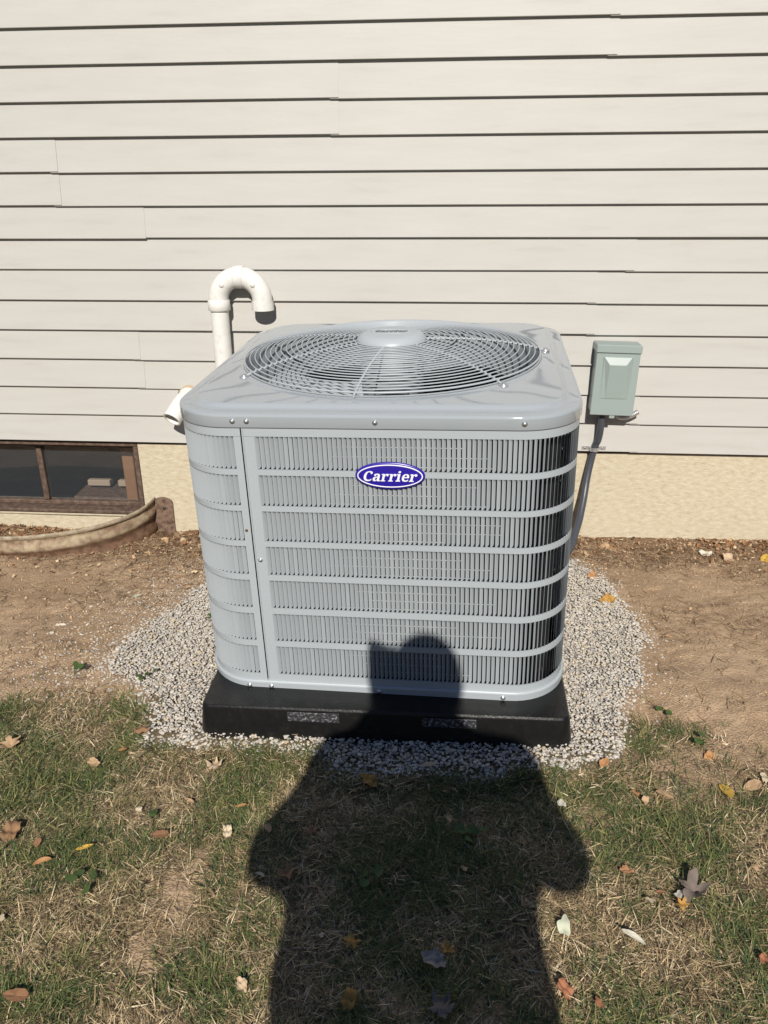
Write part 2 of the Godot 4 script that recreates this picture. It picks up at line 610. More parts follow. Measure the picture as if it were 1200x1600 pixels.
	for d in [["tan", 0.52, 0.35, 0.20], ["beige", 0.58, 0.44, 0.29], ["orange", 0.46, 0.24, 0.10], ["brown", 0.30, 0.17, 0.085], ["rust", 0.33, 0.17, 0.085], ["yellow", 0.66, 0.42, 0.075], ["gold", 0.46, 0.26, 0.06], ["cream", 0.66, 0.55, 0.38], ["white", 0.74, 0.70, 0.58], ["pale", 0.58, 0.60, 0.46], ["grey", 0.34, 0.295, 0.25], ["purple", 0.19, 0.15, 0.125], ["red", 0.38, 0.16, 0.08]]:
		m = mat(Color.WHITE, 0.75)
		var c := Color(d[1], d[2], d[3])
		m.albedo_texture = noise_tex(0.02, 4, 100 + d[0].length(), [[0.0, (c * 0.62).linear_to_srgb()], [0.5, c.linear_to_srgb()], [1.0, (c * 1.15).linear_to_srgb()]], 128)
		tri_tex(m, Vector3(14, 14, 14), true)
		m.backlight_enabled = true
		m.backlight = (c * 0.5).linear_to_srgb()
		M["leaf_" + d[0]] = m
	m = mat(lin(0.055, 0.095, 0.022), 0.6)
	m.backlight_enabled = true
	m.backlight = Color(0.2, 0.35, 0.1)
	M.clover = m


func build_ground() -> void:
	var xs := PackedFloat32Array()
	var zs := PackedFloat32Array()
	var x := 0.0
	var step := 0.009
	var right := PackedFloat32Array()
	while x < 90.0:
		right.append(x)
		if x > 1.35:
			step *= 1.16
		x += step
	for i in range(right.size() - 1, 0, -1):
		xs.append(-right[i] - 0.3)
	for i in right.size():
		xs.append(right[i] - 0.3)
	var z := -0.12
	step = 0.009
	while z < 90.0:
		zs.append(z)
		if z > 2.4:
			step *= 1.16
		z += step
	var nx := xs.size()
	var nz := zs.size()
	var v := PackedVector3Array()
	var c := PackedColorArray()
	v.resize(nx * nz)
	c.resize(nx * nz)
	for j in nz:
		for i in nx:
			var px := xs[i]
			var pz := zs[j]
			v[j * nx + i] = Vector3(px, ground_y(px, pz), pz)
			var near := absf(px) < 2.5 and pz < 3.2
			var l := lawn(px, pz) if near else 1.0
			var a := n1.get_noise_2d(px * 1.7 + 9.0, pz * 1.7) if near else 0.0
			var b := n2.get_noise_2d(px * 7.0, pz * 7.0 + 5.0) if near else 0.0
			var soil := Color(0.54, 0.385, 0.245).lerp(Color(0.43, 0.295, 0.18), clampf(0.5 + a * 1.2 + b * 0.5, 0.0, 1.0))
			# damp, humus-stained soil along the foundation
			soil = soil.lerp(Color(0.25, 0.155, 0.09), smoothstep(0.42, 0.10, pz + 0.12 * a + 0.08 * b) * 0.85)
			if near:
				var g := smoothstep(-0.01, -0.06, poly_dist(px, pz)) if absf(px) < 1.2 and pz < 1.9 else 0.0
				soil = soil.lerp(Color(0.46, 0.425, 0.37), g)
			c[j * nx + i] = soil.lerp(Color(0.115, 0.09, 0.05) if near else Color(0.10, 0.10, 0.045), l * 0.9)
	var idx := PackedInt32Array()
	idx.resize((nx - 1) * (nz - 1) * 6)
	var k := 0
	for j in nz - 1:
		for i in nx - 1:
			var p := j * nx + i
			idx[k] = p
			idx[k + 1] = p + 1
			idx[k + 2] = p + nx
			idx[k + 3] = p + 1
			idx[k + 4] = p + nx + 1
			idx[k + 5] = p + nx
			k += 6
	var arr: Array = []
	arr.resize(Mesh.ARRAY_MAX)
	arr[Mesh.ARRAY_VERTEX] = v
	arr[Mesh.ARRAY_COLOR] = c
	arr[Mesh.ARRAY_INDEX] = idx
	var am := ArrayMesh.new()
	am.add_surface_from_arrays(Mesh.PRIMITIVE_TRIANGLES, arr)
	var st := SurfaceTool.new()
	st.create_from(am, 0)
	st.generate_normals()
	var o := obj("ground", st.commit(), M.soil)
	o.set_meta("kind", "structure")
	o.set_meta("label", "bare brown soil along the house running into dry lawn")


func siding_board(parent: Node3D, x0: float, x1: float, k: int, dy: float, dz: float) -> void:
	var y0 := k * ROW + dy
	var y1 := (k + 1) * ROW + 0.010
	var prof := [Vector2(y0 + 0.0024, 0.002), Vector2(y0 + 0.0004, 0.0130), Vector2(y0 + 0.0010, 0.0150), Vector2(y0 + 0.0028, 0.0156), Vector2(y0 + 0.03, 0.0123), Vector2(y0 + 0.06, 0.0088), Vector2(y1, 0.0022)]
	var st := new_st()
	var rows: Array = []
	var n := maxi(2, int((x1 - x0) / 0.25))
	var wob := rng.randf() * 40.0
	for p in prof:
		var row := PackedVector3Array()
		for i in n + 1:
			var xx := lerpf(x0, x1, float(i) / n)
			var w := 0.0007 * n1.get_noise_2d(xx * 0.9 + wob, k * 3.7)
			row.append(Vector3(xx, p.x + w, p.y + dz + 0.5 * w))
		rows.append(row)
	sheet(st, [rows[0], rows[1]], false, false, true)
	sheet(st, rows.slice(1, 4), false, true, true)
	sheet(st, rows.slice(3), false, true, true)
	# cut ends
	st.set_smooth_group(0xFFFFFFFF)
	for e in [0, n]:
		for i in range(1, prof.size() - 1):
			tri(st, rows[0][e], rows[i][e], rows[i + 1][e])
	obj("siding_board", done(st), M.siding, parent)


func build_house() -> void:
	var w := thing("house_wall", "house wall clad in off white horizontal lap siding behind the unit", "wall")
	obj("sheathing", box_mesh(Vector3(9.6, 2.9, 0.10), 0.0, Vector3(0, 1.45, -0.052)), M.sheathing, w)
	var seams := {0: [0.737], 1: [0.724], 2: [-1.22], 3: [-1.227], 4: [0.530], 5: [0.523], 6: [-2.4], 7: [1.9], 8: [-1.456], 9: [-1.452], 10: [-0.413], 11: [-0.412], 12: [0.518], 13: [0.517]}
	for k in 25:
		var cuts: Array = [-4.8]
		for s in seams.get(k, [rng.randf_range(-2.0, 2.0)]):
			cuts.append(s)
		cuts.append(4.8)
		var lo: float = cuts[1]
		if lo - 3.0 > -4.8:
			cuts.insert(1, lo - 3.05)
		if cuts[-2] + 3.0 < 4.8:
			cuts.insert(cuts.size() - 1, cuts[-2] + 3.05)
		for i in cuts.size() - 1:
			# the left piece laps 3 cm over its right neighbour
			var top := i < cuts.size() - 2
			siding_board(w, cuts[i] - (0.0 if i == 0 else 0.03), cuts[i + 1], k, (-0.0018 if i % 2 == 0 else 0.0016), 0.0022 * (cuts.size() - 2 - i) + (0.0 if top else 0.0))
	obj("starter_strip", box_mesh(Vector3(9.6, 0.010, 0.006), 0.002, Vector3(0, -0.0035, 0.003)), M.sheathing, w)
	# foundation, open at the basement window
	var f := thing("foundation_wall", "rough tan concrete foundation wall under the siding", "wall")
	for s in [[-4.8, -2.24, -0.9, -0.002], [-1.295, 4.8, -0.9, -0.002], [-2.24, -1.295, -0.9, -0.345]]:
		var st := new_st()
		var rows: Array = []
		var nx := int((s[1] - s[0]) / 0.03)
		var ny := int((s[3] - s[2]) / 0.03)
		for j in ny + 1:
			var row := PackedVector3Array()
			for i in nx + 1:
				var xx := lerpf(s[0], s[1], float(i) / nx)
				var yy := lerpf(s[2], s[3], float(j) / ny)
				row.append(Vector3(xx, yy, -0.004 + 0.004 * n1.get_noise_2d(xx * 1.5, yy * 1.5)))
			rows.append(row)
		sheet(st, rows, false, true, true)
		add_box(st, Vector3((s[0] + s[1]) * 0.5, (s[2] + s[3]) * 0.5, -0.112), Vector3(s[1] - s[0], s[3] - s[2], 0.2), 0.004)
		obj("concrete_section", done(st), M.concrete, f)
	obj("mortar_sill", box_mesh(Vector3(0.944, 0.016, 0.17), 0.005, Vector3(-1.7675, -0.336, -0.085)), M.concrete, f)


func build_window() -> void:
	var w := thing("basement_window", "brown framed two pane basement window below the siding at left", "window")
	var x0 := -2.24
	var x1 := -1.297
	var zf := -0.052
	# frame
	obj("jamb", box_mesh(Vector3(0.020, 0.30, 0.10), 0.003, Vector3(x1 - 0.010, -0.175, zf)), M.frame, w)
	obj("jamb", box_mesh(Vector3(0.020, 0.30, 0.10), 0.003, Vector3(x0 + 0.010, -0.175, zf)), M.frame, w)
	obj("head", box_mesh(Vector3(x1 - x0, 0.022, 0.10), 0.003, Vector3((x0 + x1) * 0.5, -0.014, zf)), M.frame, w)
	obj("sill", box_mesh(Vector3(x1 - x0 - 0.002, 0.016, 0.116), 0.004, Vector3((x0 + x1) * 0.5, -0.3195, zf + 0.004)), M.frame, w)
	var sx0 := x0 + 0.022
	var sx1 := x1 - 0.022
	var sash := obj("sash", box_mesh(Vector3(sx1 - sx0, 0.018, 0.034), 0.003, Vector3((sx0 + sx1) * 0.5, -0.3025, zf - 0.012)), M.frame, w)
	obj("rail", box_mesh(Vector3(sx1 - sx0, 0.020, 0.034), 0.003, Vector3((sx0 + sx1) * 0.5, -0.036, zf - 0.012)), M.frame, sash)
	for xx in [sx0 + 0.009, -1.755, sx1 - 0.009]:
		obj("stile", box_mesh(Vector3(0.018 if xx != -1.755 else 0.024, 0.245, 0.032), 0.003, Vector3(xx, -0.169, zf - 0.012)), M.frame, sash)
	obj("pane", box_mesh(Vector3(-1.768 - sx0 - 0.018, 0.245, 0.003), 0.0, Vector3((sx0 + 0.018 - 1.768) * 0.5, -0.169, zf - 0.014)), M.glass, w)
	obj("pane", box_mesh(Vector3(sx1 - 0.018 + 1.742, 0.245, 0.003), 0.0, Vector3((sx1 - 0.018 - 1.742) * 0.5, -0.169, zf - 0.014)), M.glass, w)
	# the dark basement behind it
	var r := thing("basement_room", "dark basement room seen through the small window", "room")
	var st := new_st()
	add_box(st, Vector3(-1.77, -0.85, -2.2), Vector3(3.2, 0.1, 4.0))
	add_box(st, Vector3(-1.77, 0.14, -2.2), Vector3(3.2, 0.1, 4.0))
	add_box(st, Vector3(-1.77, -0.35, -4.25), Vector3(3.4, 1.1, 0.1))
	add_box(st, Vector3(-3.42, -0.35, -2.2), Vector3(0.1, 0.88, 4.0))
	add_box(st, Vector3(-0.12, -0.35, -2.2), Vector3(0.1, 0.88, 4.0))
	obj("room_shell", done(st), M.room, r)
	var wood := mat(lin(0.24, 0.125, 0.06), 0.8)
	obj("wall_stud", box_mesh(Vector3(0.05, 0.32, 0.10), 0.003, Vector3(x1 - 0.098, -0.17, -0.165)), wood, r)
	var b := thing("wooden_ledge", "pale boarded ledge seen through the right basement pane", "ledge", Vector3(-1.60, -0.40, -0.42))
	obj("board", box_mesh(Vector3(0.11, 0.03, 0.05), 0.003, Vector3(-0.075, 0.06, 0)), M.plank, b)
	obj("board", box_mesh(Vector3(0.16, 0.03, 0.05), 0.003, Vector3(0.10, 0.06, 0)), M.plank, b)
	obj("shelf", box_mesh(Vector3(0.38, 0.02, 0.20), 0.003, Vector3(0.02, 0.02, 0.03)), M.frame, b)


func well_point(a: float, y: float, out: float) -> Vector3:
	return Vector3(-1.80 + (0.545 + out) * cos(a), y, (0.345 + out) * sin(a) + 0.004)


func build_well() -> void:
	var w := thing("window_well", "curved rusty steel window well in front of the basement window", "window well", Vector3.ZERO)
	# rolled rim, then two broad corrugations, down into the soil
	var st := new_st()
	var prof := [[0.0, -0.012, 0.010, 0], [0.004, -0.004, 0.012, 0], [0.008, 0.002, 0.012, 0], [0.011, -0.004, 0.012, 0], [0.011, -0.013, 0.012, 0], [0.005, -0.019, 0, 1], [-0.002, -0.024, 0, 1], [0.002, -0.034, 0, 1], [0.010, -0.050, 0, 1], [0.012, -0.062, 0, 1], [0.006, -0.076, 0, 2], [-0.003, -0.090, 0, 2], [-0.002, -0.104, 0, 2], [0.006, -0.120, 0, 2], [0.010, -0.136, 0, 2], [0.002, -0.160, 0, 2], [0.0, -0.24, 0, 2]]
	var cols := [Color(0.50, 0.44, 0.33), Color(0.50, 0.42, 0.30), Color(0.24, 0.155, 0.105)]
	st.set_smooth_group(0)
	var n := 72
	var rows: Array = []
	var crow: Array = []
	for p in prof:
		var row := PackedVector3Array()
		var cr := PackedColorArray()
		for i in n + 1:
			var a := PI * i / n
			var yr := -0.245 - 0.045 * sin(a)
			row.append(well_point(a, yr + p[1], p[0]))
			var rn := n1.get_noise_2d(a * 3.0, p[1] * 22.0)
			cr.append(cols[p[3]].lerp(Color(0.20, 0.105, 0.06), clampf(rn * 1.2 + 0.1 * p[3], 0.0, 0.8)))
		rows.append(row)
		crow.append(cr)
	for i in rows.size() - 1:
		for j in n:
			for q in [[i, j], [i + 1, j + 1], [i + 1, j], [i, j], [i, j + 1], [i + 1, j + 1]]:
				st.set_color(crow[q[0]][q[1]])
				st.add_vertex(rows[q[0]][q[1]])
	obj("corrugated_shell", done(st), M.rust, w)
	# flanges bolted to the foundation
	for s in [1.0, -1.0]:
		st = new_st()
		st.set_color(Color(0.25, 0.175, 0.13))
		var cx: float = -1.80 + s * 0.588
		for pt in 1:
			var outline: Array = []
			for i in 13:
				var a := PI * i / 12.0
				outline.append(Vector3(cx + 0.042 * cos(a), -0.272 + 0.026 * sin(a), 0.006))
			outline.append(Vector3(cx - 0.042, -0.46, 0.006))
			outline.append(Vector3(cx + 0.042, -0.46, 0.006))
			st.set_smooth_group(0xFFFFFFFF)
			var c0 := Vector3(cx, -0.33, 0.006)
			var m2 := outline.size()
			for i in m2:
				var a: Vector3 = outline[i]
				var b: Vector3 = outline[(i + 1) % m2]
				tri(st, c0, b, a)
				quad(st, a, b, b - Vector3(0, 0, 0.007), a - Vector3(0, 0, 0.007))
		var fl := obj("flange", done(st), M.rust, w)
		st = new_st()
		add_lathe(st, [Vector2(0, 0.0015), Vector2(0.007, 0.001), Vector2(0.007, 0.0)], 12, Transform3D(Basis(Vector3.RIGHT, PI / 2), Vector3(cx + 0.004, -0.295, 0.007)))
		obj("bolt_hole", done(st), M.dark, fl)


func build_pad() -> void:
	var p := thing("equipment_pad", "black plastic equipment pad under the air conditioner on gravel", "pad", Vector3(-0.138, -0.137, 1.108))
	p.basis = Basis.from_euler(Vector3(deg_to_rad(2.6), deg_to_rad(-0.5), deg_to_rad(0.85)))
	var h := 0.125
	var st := new_st()
	var rows: Array = []
	# top plateau, small lip, faces with slight draft
	for q in [[0.40, 0.0], [0.424, 0.0], [0.4310, 0.0], [0.4320, -0.0006], [0.4347, -0.0052], [0.4362, -0.009], [0.450, -h]]:
		rows.append(rounded_loop(q[0], 0.005 + maxf(0.0, q[0] - 0.42), q[1], 5))
	for q in [[0, 3], [2, 4], [3, 5], [4, 7]]:
		sheet(st, rows.slice(q[0], q[1]), true, true, true)
	var top: PackedVector3Array = rows[0]
	st.set_smooth_group(0xFFFFFFFF)
	for i in top.size():
		tri(st, Vector3(0, 0.0, 0), top[(i + 1) % top.size()], top[i])
	obj("slab", done(st), M.pad, p)
	var fz := 0.4400
	obj("foil_label", box_mesh(Vector3(0.124, 0.026, 0.0012), 0.0003, Vector3(-0.162, -0.020, fz + 0.0006)), M.foil, p)
	obj("foil_label", box_mesh(Vector3(0.126, 0.025, 0.0012), 0.0003, Vector3(0.158, -0.021, fz + 0.0006)), M.foil, p)
	for c in p.get_children():
		if c.name.begins_with("foil_label"):
			c.rotation.x = 0.0


func rounded_loop(half: float, r: float, y: float, n := 12) -> PackedVector3Array:
	var row := PackedVector3Array()
	var h := half - r
	for k in 4:
		var sx: float = [1, -1, -1, 1][k]
		var sz: float = [1, 1, -1, -1][k]
		for i in n + 1:
			var a := PI / 2 * (k + float(i) / n)
			row.append(Vector3(sx * h + r * cos(a), y, sz * h + r * sin(a)))
		# the flat run to the next corner, in steps
		var a2 := PI / 2 * (k + 1)
		var e := Vector3(sx * h + r * cos(a2), y, sz * h + r * sin(a2))
		var k2 := (k + 1) % 4
		var sx2: float = [1, -1, -1, 1][k2]
		var sz2: float = [1, 1, -1, -1][k2]
		var f := Vector3(sx2 * h + r * cos(a2), y, sz2 * h + r * sin(a2))
		for i in range(1, n):
			row.append(e.lerp(f, float(i) / n))
	return row


# point and outward direction on the unit's outline, s metres to the right of the middle of its front
func around(s: float, half := UNIT_HALF, r := UNIT_R) -> Array:
	var flat := half - r
	var total := 8.0 * flat + TAU * r
	s = fposmod(s, total)
	var side := 0
	if s < flat:
		return [Vector3(s, 0, half), Vector3(0, 0, 1)]
	s -= flat
	while true:
		if s < PI / 2 * r:
			var a := s / r + side * PI / 2
			var c: Vector3 = [Vector3(flat, 0, flat), Vector3(flat, 0, -flat), Vector3(-flat, 0, -flat), Vector3(-flat, 0, flat)][side]
			var nn := Vector3(sin(a), 0, cos(a))
			return [c + nn * r, nn]
		s -= PI / 2 * r
		side += 1
		if s < 2.0 * flat or side == 4:
			var b := side * PI / 2
			var nn := Vector3(sin(b), 0, cos(b))
			var t := Vector3(cos(b), 0, -sin(b))
			return [nn * half + t * (s - flat), nn]
		s -= 2.0 * flat
	return []


# a strip of the unit's skin from s0 to s1 between two heights, with a returned edge
func skin(st: SurfaceTool, s0: float, s1: float, y0: float, y1: float, out := 0.0) -> void:
	var n := maxi(1, int(absf(s1 - s0) / 0.012))
	var prof := [Vector2(-0.004, y0), Vector2(0.0, y0 + 0.0004), Vector2(0.0, y1 - 0.0004), Vector2(-0.004, y1)]
	var rows: Array = []
	for p in prof:
		var row := PackedVector3Array()
		for i in n + 1:
			var q := around(lerpf(s0, s1, float(i) / n))
			row.append(q[0] + q[1] * (out + p.x) + Vector3(0, p.y, 0))
		rows.append(row)
	sheet(st, [rows[0], rows[1]], false, true, true)
	sheet(st, [rows[1], rows[2]], false, true, true)
	sheet(st, [rows[2], rows[3]], false, true, true)


# one louvre slat: its left edge stays in the skin, its right edge is pressed inwards
func add_slat(st: SurfaceTool, s: float, w: float, y0: float, h: float, deep: float, flat_frame := false) -> void:
	# cut free at the foot with a rounded corner, drawn back into the skin at the head
	var vs := [0.0, 0.0016, 0.0034, 0.006, h * 0.5, h - 0.0075, h - 0.0048, h - 0.0028, h - 0.0012, h]
	var es := [1.0, 1.0, 1.0, 1.0, 1.0, 1.0, 0.87, 0.66, 0.40, 0.0]
	var rows: Array = []
	for k in vs.size():
		var row := PackedVector3Array()
		for u in [0.0, 0.12, 0.6, 0.85, 1.0]:
			var dd: float = deep * pow(u, 1.15) * es[k]
			var vy: float = maxf(vs[k], 0.0052 * u * u * u + 0.0006 * u + k * 0.0001)
			if flat_frame:
				row.append(Vector3(w * u, y0 + vy, -dd))
			else:
				var q := around(s + w * u)
				row.append(q[0] - q[1] * dd + Vector3(0, y0 + vy, 0))
		rows.append(row)
	sheet(st, rows, false, true, false)


func add_screw(st: SurfaceTool, at: Vector3, out: Vector3, r := 0.0062) -> void:
	var b := Basis(Quaternion(Vector3.UP, out.normalized()))
	add_lathe(st, [Vector2(0.0, 0.0034), Vector2(r * 0.55, 0.0032), Vector2(r * 0.62, 0.0012), Vector2(r, 0.0010), Vector2(r, 0.0)], 12, Transform3D(b, at))


func screw(parent: Node, at: Vector3, out: Vector3, r := 0.0062) -> void:
	var st := new_st()
	add_screw(st, Vector3.ZERO, out, r)
	obj("screw", done(st), M.zinc, parent).position = at


func guard_y(r: float) -> float:
	var t := r / 0.372
	return 0.724 + 0.034 * (1.0 - t * t * t)


func build_unit() -> void:
	var u := thing("air_conditioner", "grey outdoor air conditioner with louvred sides and round fan guard", "air conditioner", Vector3(-0.1357, -0.1298, 1.031))
	u.basis = Basis(Vector3.UP, deg_to_rad(-2.2616)) * Basis(Vector3.BACK, deg_to_rad(1.1)) * Basis(Vector3.RIGHT, deg_to_rad(2.7025))
	var flat := UNIT_HALF - UNIT_R
	var arc := PI / 2 * UNIT_R
	var total := 8.0 * flat + TAU * UNIT_R
	var tops := [0.648, 0.5592, 0.4732, 0.3852, 0.2977, 0.2077, 0.1162]
	var bots := [0.5728, 0.4863, 0.3988, 0.3123, 0.2233, 0.1313, 0.0358]
	var pitch := 0.0104
	# ---- base pan
	var st := new_st()
	var rows: Array = []
	for q in [[0.400, -0.012], [0.440, -0.012], [0.444, -0.009], [0.4455, 0.012], [0.4450, 0.0155], [0.4425, 0.0175], [0.434, 0.018]]:
		rows.append(rounded_loop(q[0], q[0] - flat, q[1], 12))
	for q in [[0, 3], [2, 4], [3, 6], [5, 7]]:
		sheet(st, rows.slice(q[0], q[1]), true, true, false)
	rows = [rounded_loop(0.40, 0.09, -0.0119, 12), rounded_loop(0.02, 0.01, -0.0119, 12)]
	sheet(st, rows, true, true, false)
	var pan := obj("base_pan", done(st), M.paint, u)
	for px in [-0.3214, -0.2664, 0.0, 0.2956]:
		screw(pan, Vector3(px, 0.0036, 0.4452 if absf(px) < 0.31 else 0.4449), Vector3(0, 0, 1))
	# ---- skins: sections of louvres with plain margins
	# the wide front panel runs round the right corner; the narrow post panel sits at the left corner
	var secs := [["front_panel", -0.2735, 0.83, -0.247, 0.800], ["rear_panel", 0.834, 2.44, 0.860, 2.40], ["corner_post", 2.444, total - 0.2762, 2.47, total - 0.2925]]
	var row_lo := 0.0165
	var row_hi := 0.680
	for sec in secs:
		st = new_st()
		skin(st, sec[1], sec[2], bots[6], row_lo)
		skin(st, sec[1], sec[2], tops[0], row_hi)
		for i in 6:
			skin(st, sec[3], sec[4], tops[i + 1], bots[i])
		skin(st, sec[1], sec[3], bots[6], tops[0])
		skin(st, sec[4], sec[2], bots[6], tops[0])
		var pn := obj(sec[0], done(st), M.paint, u)
		var bulk := new_st()
		var cols := int((sec[4] - sec[3]) / pitch)
		var w: float = (sec[4] - sec[3]) / cols
		var shared: Array = []
		for i in 7:
			var h: float = tops[i] - bots[i]
			var kinds: Array = []
			for d in [0.0072, 0.0064, 0.0068, 0.0048]:
				var s1 := new_st()
				add_slat(s1, 0.0, w * 0.75, 0.0, h, d, true)
				kinds.append(done(s1))
			shared.append(kinds)
		for i in 7:
			for k in cols:
				var s: float = sec[3] + k * w
				var kind := 3 if rng.randf() < 0.14 else rng.randi_range(0, 2)
				if sec[0] == "front_panel" and k >= 5 and k < 47 and s + w < flat:
					var o := obj("louvre_slat", shared[i][kind], M.slat, pn)
					o.position = Vector3(s, bots[i], UNIT_HALF)
				else:
					add_slat(bulk, s, w * 0.75, bots[i], tops[i] - bots[i], [0.0072, 0.0064, 0.0068, 0.0048][kind])
		var rest := obj("louvre_slats", done(bulk), M.slat, pn)
		rest.set_meta("kind", "stuff")
	# raised flange at the panel seam
	var fp: Node = u.get_node("front_panel")
	st = new_st()
	add_box(st, Vector3(-0.2712, 0.348, UNIT_HALF + 0.0004), Vector3(0.0035, 0.655, 0.003), 0.001)
	obj("seam_flange", done(st), M.paint, fp)
	screw(fp, Vector3(-0.2615, 0.3515, UNIT_HALF), Vector3(0, 0, 1), 0.0055)
	st = new_st()
	add_lathe(st, [Vector2(0, 0.0006), Vector2(0.0036, 0.0004), Vector2(0.0036, 0.0)], 10, Transform3D(Basis(Vector3.RIGHT, PI / 2), Vector3(-0.2862, 0.4256, UNIT_HALF)))
	obj("screw_hole", done(st), mat(lin(0.12, 0.06, 0.03), 0.8), u.get_node("corner_post"))
	# ---- coil, guard wires and hairpins behind the louvres
	st = new_st()
	rows = []
	for y in [0.02, 0.68]:
		rows.append(rounded_loop(UNIT_HALF - 0.034, UNIT_R - 0.034, y, 12))
	sheet(st, rows, true, true, false)
	var coil := obj("coil", done(st), M.coil, u)
	st = new_st()
	for k in 28:
		var y := 0.048 + k * 0.0221
		add_tube(st, PackedVector3Array([Vector3(rng.randf_range(-0.16, 0.0), y, UNIT_HALF - 0.014), Vector3(rng.randf_range(0.12, 0.29), y, UNIT_HALF - 0.014)]), 0.0009, 5)
	obj("coil_guard_wire", done(st), M.hairpin, coil)
	# ---- top cover
	st = new_st()
	rows = []
	for q in [[0.4380, 0.668], [0.4428, 0.6685], [0.4435, 0.670], [0.4435, 0.6925], [0.4423, 0.6965], [0.4400, 0.6985], [0.4350, 0.6995], [0.4180, 0.7000], [0.4120, 0.7010], [0.4080, 0.7045], [0.4045, 0.7085], [0.4000, 0.7105]]:
		rows.append(rounded_loop(q[0], q[0] - flat, q[1], 16))
	var inner: PackedVector3Array = rows[-1]
	var ring_r := 0.374
	for t in [0.06, 0.15, 0.3, 0.5, 0.7, 0.86, 1.0]:
		var row := PackedVector3Array()
		for p in inner:
			var flat_p := Vector3(p.x, 0, p.z)
			var c: Vector3 = flat_p.normalized() * ring_r
			var m := flat_p.lerp(c, t)
			row.append(Vector3(m.x, 0.7105 + 0.0040 * t, m.z))
		rows.append(row)
	for q in [[0.3725, 0.7165], [0.3705, 0.7185], [0.3685, 0.7175], [0.3672, 0.715], [0.366, 0.70], [0.366, 0.60]]:
		var row := PackedVector3Array()
		for p in inner:
			var c: Vector3 = Vector3(p.x, 0, p.z).normalized() * q[0]
			row.append(Vector3(c.x, q[1], c.z))
		rows.append(row)
	for q in [[0, 4], [3, 8], [7, 12], [11, 20], [18, 25]]:
		sheet(st, rows.slice(q[0], q[1]), true, true, false)
	var top := obj("top_cover", done(st), M.top, u)
	for s in [-0.2893, -0.2587, 0.0135, 0.3174, 0.665, 0.69]:
		var a := around(s, 0.4435, 0.1335)
		screw(top, a[0] + Vector3(0, 0.6835, 0), a[1])
	# ---- fan guard of concentric wires
	st = new_st()
	add_lathe(st, [Vector2(0.0, 0.7745), Vector2(0.050, 0.774), Vector2(0.068, 0.772), Vector2(0.0765, 0.769), Vector2(0.088, 0.757), Vector2(0.0885, 0.752), Vector2(0.082, 0.750)], 64)
	var guard := obj("fan_guard", done(st), M.wire, u)
	guard.set_meta("label", "hub cap in the middle of the fan guard")
	st = new_st()
	var oval := PackedVector3Array()
	for k in 48:
		var a := TAU * k / 48
		oval.append(Vector3(0.052 * cos(a), 0.7742, 0.021 * sin(a) + 0.004))
	add_tube(st, oval, 0.0010, 6, true)
	obj("hub_oval", done(st), M.wire, guard)
	var words := text_shape("Carrier", 0.00034, 0.0030, 0.22, "Droid Serif", true)
	var hub_word := obj("hub_lettering", words, mat(lin(0.13, 0.145, 0.155), 0.5), guard)
	hub_word.transform = Transform3D(Basis(Vector3.RIGHT, -PI / 2), Vector3(0.0, 0.7745, 0.004))
	for k in 22:
		var r := 0.096 + k * (0.2735 / 21.0)
		var pts := PackedVector3Array()
		for i in 112:
			var a := TAU * i / 112
			pts.append(Vector3(r * cos(a), guard_y(r), r * sin(a)))
		st = new_st()
		add_tube(st, pts, 0.0024 if k == 21 else 0.00165, 6, true)
		obj("guard_ring", done(st), M.wire, guard)
	for k in 7:
		var a := deg_to_rad(96.0 + k * 360.0 / 7.0)
		var d := Vector3(cos(a), 0, sin(a))
		var pts := PackedVector3Array()
		for i in 25:
			var r := lerpf(0.078, 0.372, i / 24.0)
			pts.append(d * r + Vector3(0, guard_y(r) - 0.0043, 0))
		pts.append(d * 0.381 + Vector3(0, 0.7165, 0))
		st = new_st()
		add_tube(st, pts, 0.0026, 6)
		# welds where ring and spoke cross
		for i in 22:
			var r := 0.096 + i * (0.2735 / 21.0)
			add_tube(st, PackedVector3Array([d * (r - 0.0035) + Vector3(0, guard_y(r) - 0.0022, 0), d * (r + 0.0035) + Vector3(0, guard_y(r) - 0.0024, 0)]), 0.0030, 5)
		var sp := obj("guard_spoke", done(st), M.wire, guard)
		if k in [1, 3, 4, 6, 5]:
			st = new_st()
			var foot := d * 0.388 + Vector3(0, 0.7135, 0)
			add_lathe(st, [Vector2(0.0, 0.0045), Vector2(0.0105, 0.0040), Vector2(0.012, 0.002), Vector2(0.0122, 0.0)], 16, Transform3D(Basis(), foot))
			add_screw(st, foot + Vector3(0, 0.004, 0), Vector3.UP, 0.0075)
			obj("foot_screw", done(st), M.zinc, sp)
	# ---- fan and motor inside
	st = new_st()
	add_lathe(st, [Vector2(0.0, 0.733), Vector2(0.072, 0.733), Vector2(0.080, 0.724), Vector2(0.080, 0.615), Vector2(0.0, 0.605)], 32)
	obj("fan_motor", done(st), M.blade, u)
	st = new_st()
	add_lathe(st, [Vector2(0.0, 0.60), Vector2(0.055, 0.60), Vector2(0.055, 0.55), Vector2(0.0, 0.55)], 24)
	var fan := obj("fan", done(st), M.blade, u)
	for k in 3:
		st = new_st()
		rows = []
		for i in 9:
			var r := lerpf(0.045, 0.345, i / 8.0)
			var row := PackedVector3Array()
			for j in 11:
				var t := j / 10.0
				var a := deg_to_rad(30.0 + k * 120.0 + (t - 0.5) * lerpf(50.0, 84.0, i / 8.0) + 12.0 * i / 8.0)
				row.append(Vector3(r * cos(a), 0.555 + 0.085 * t + 0.012 * sin(PI * t), r * sin(a)))
			rows.append(row)
		sheet(st, rows, false, true, false)
		obj("fan_blade", done(st), M.blade, fan)
	st = new_st()
	add_box(st, Vector3(0, 0.03, 0), Vector3(0.78, 0.02, 0.78))
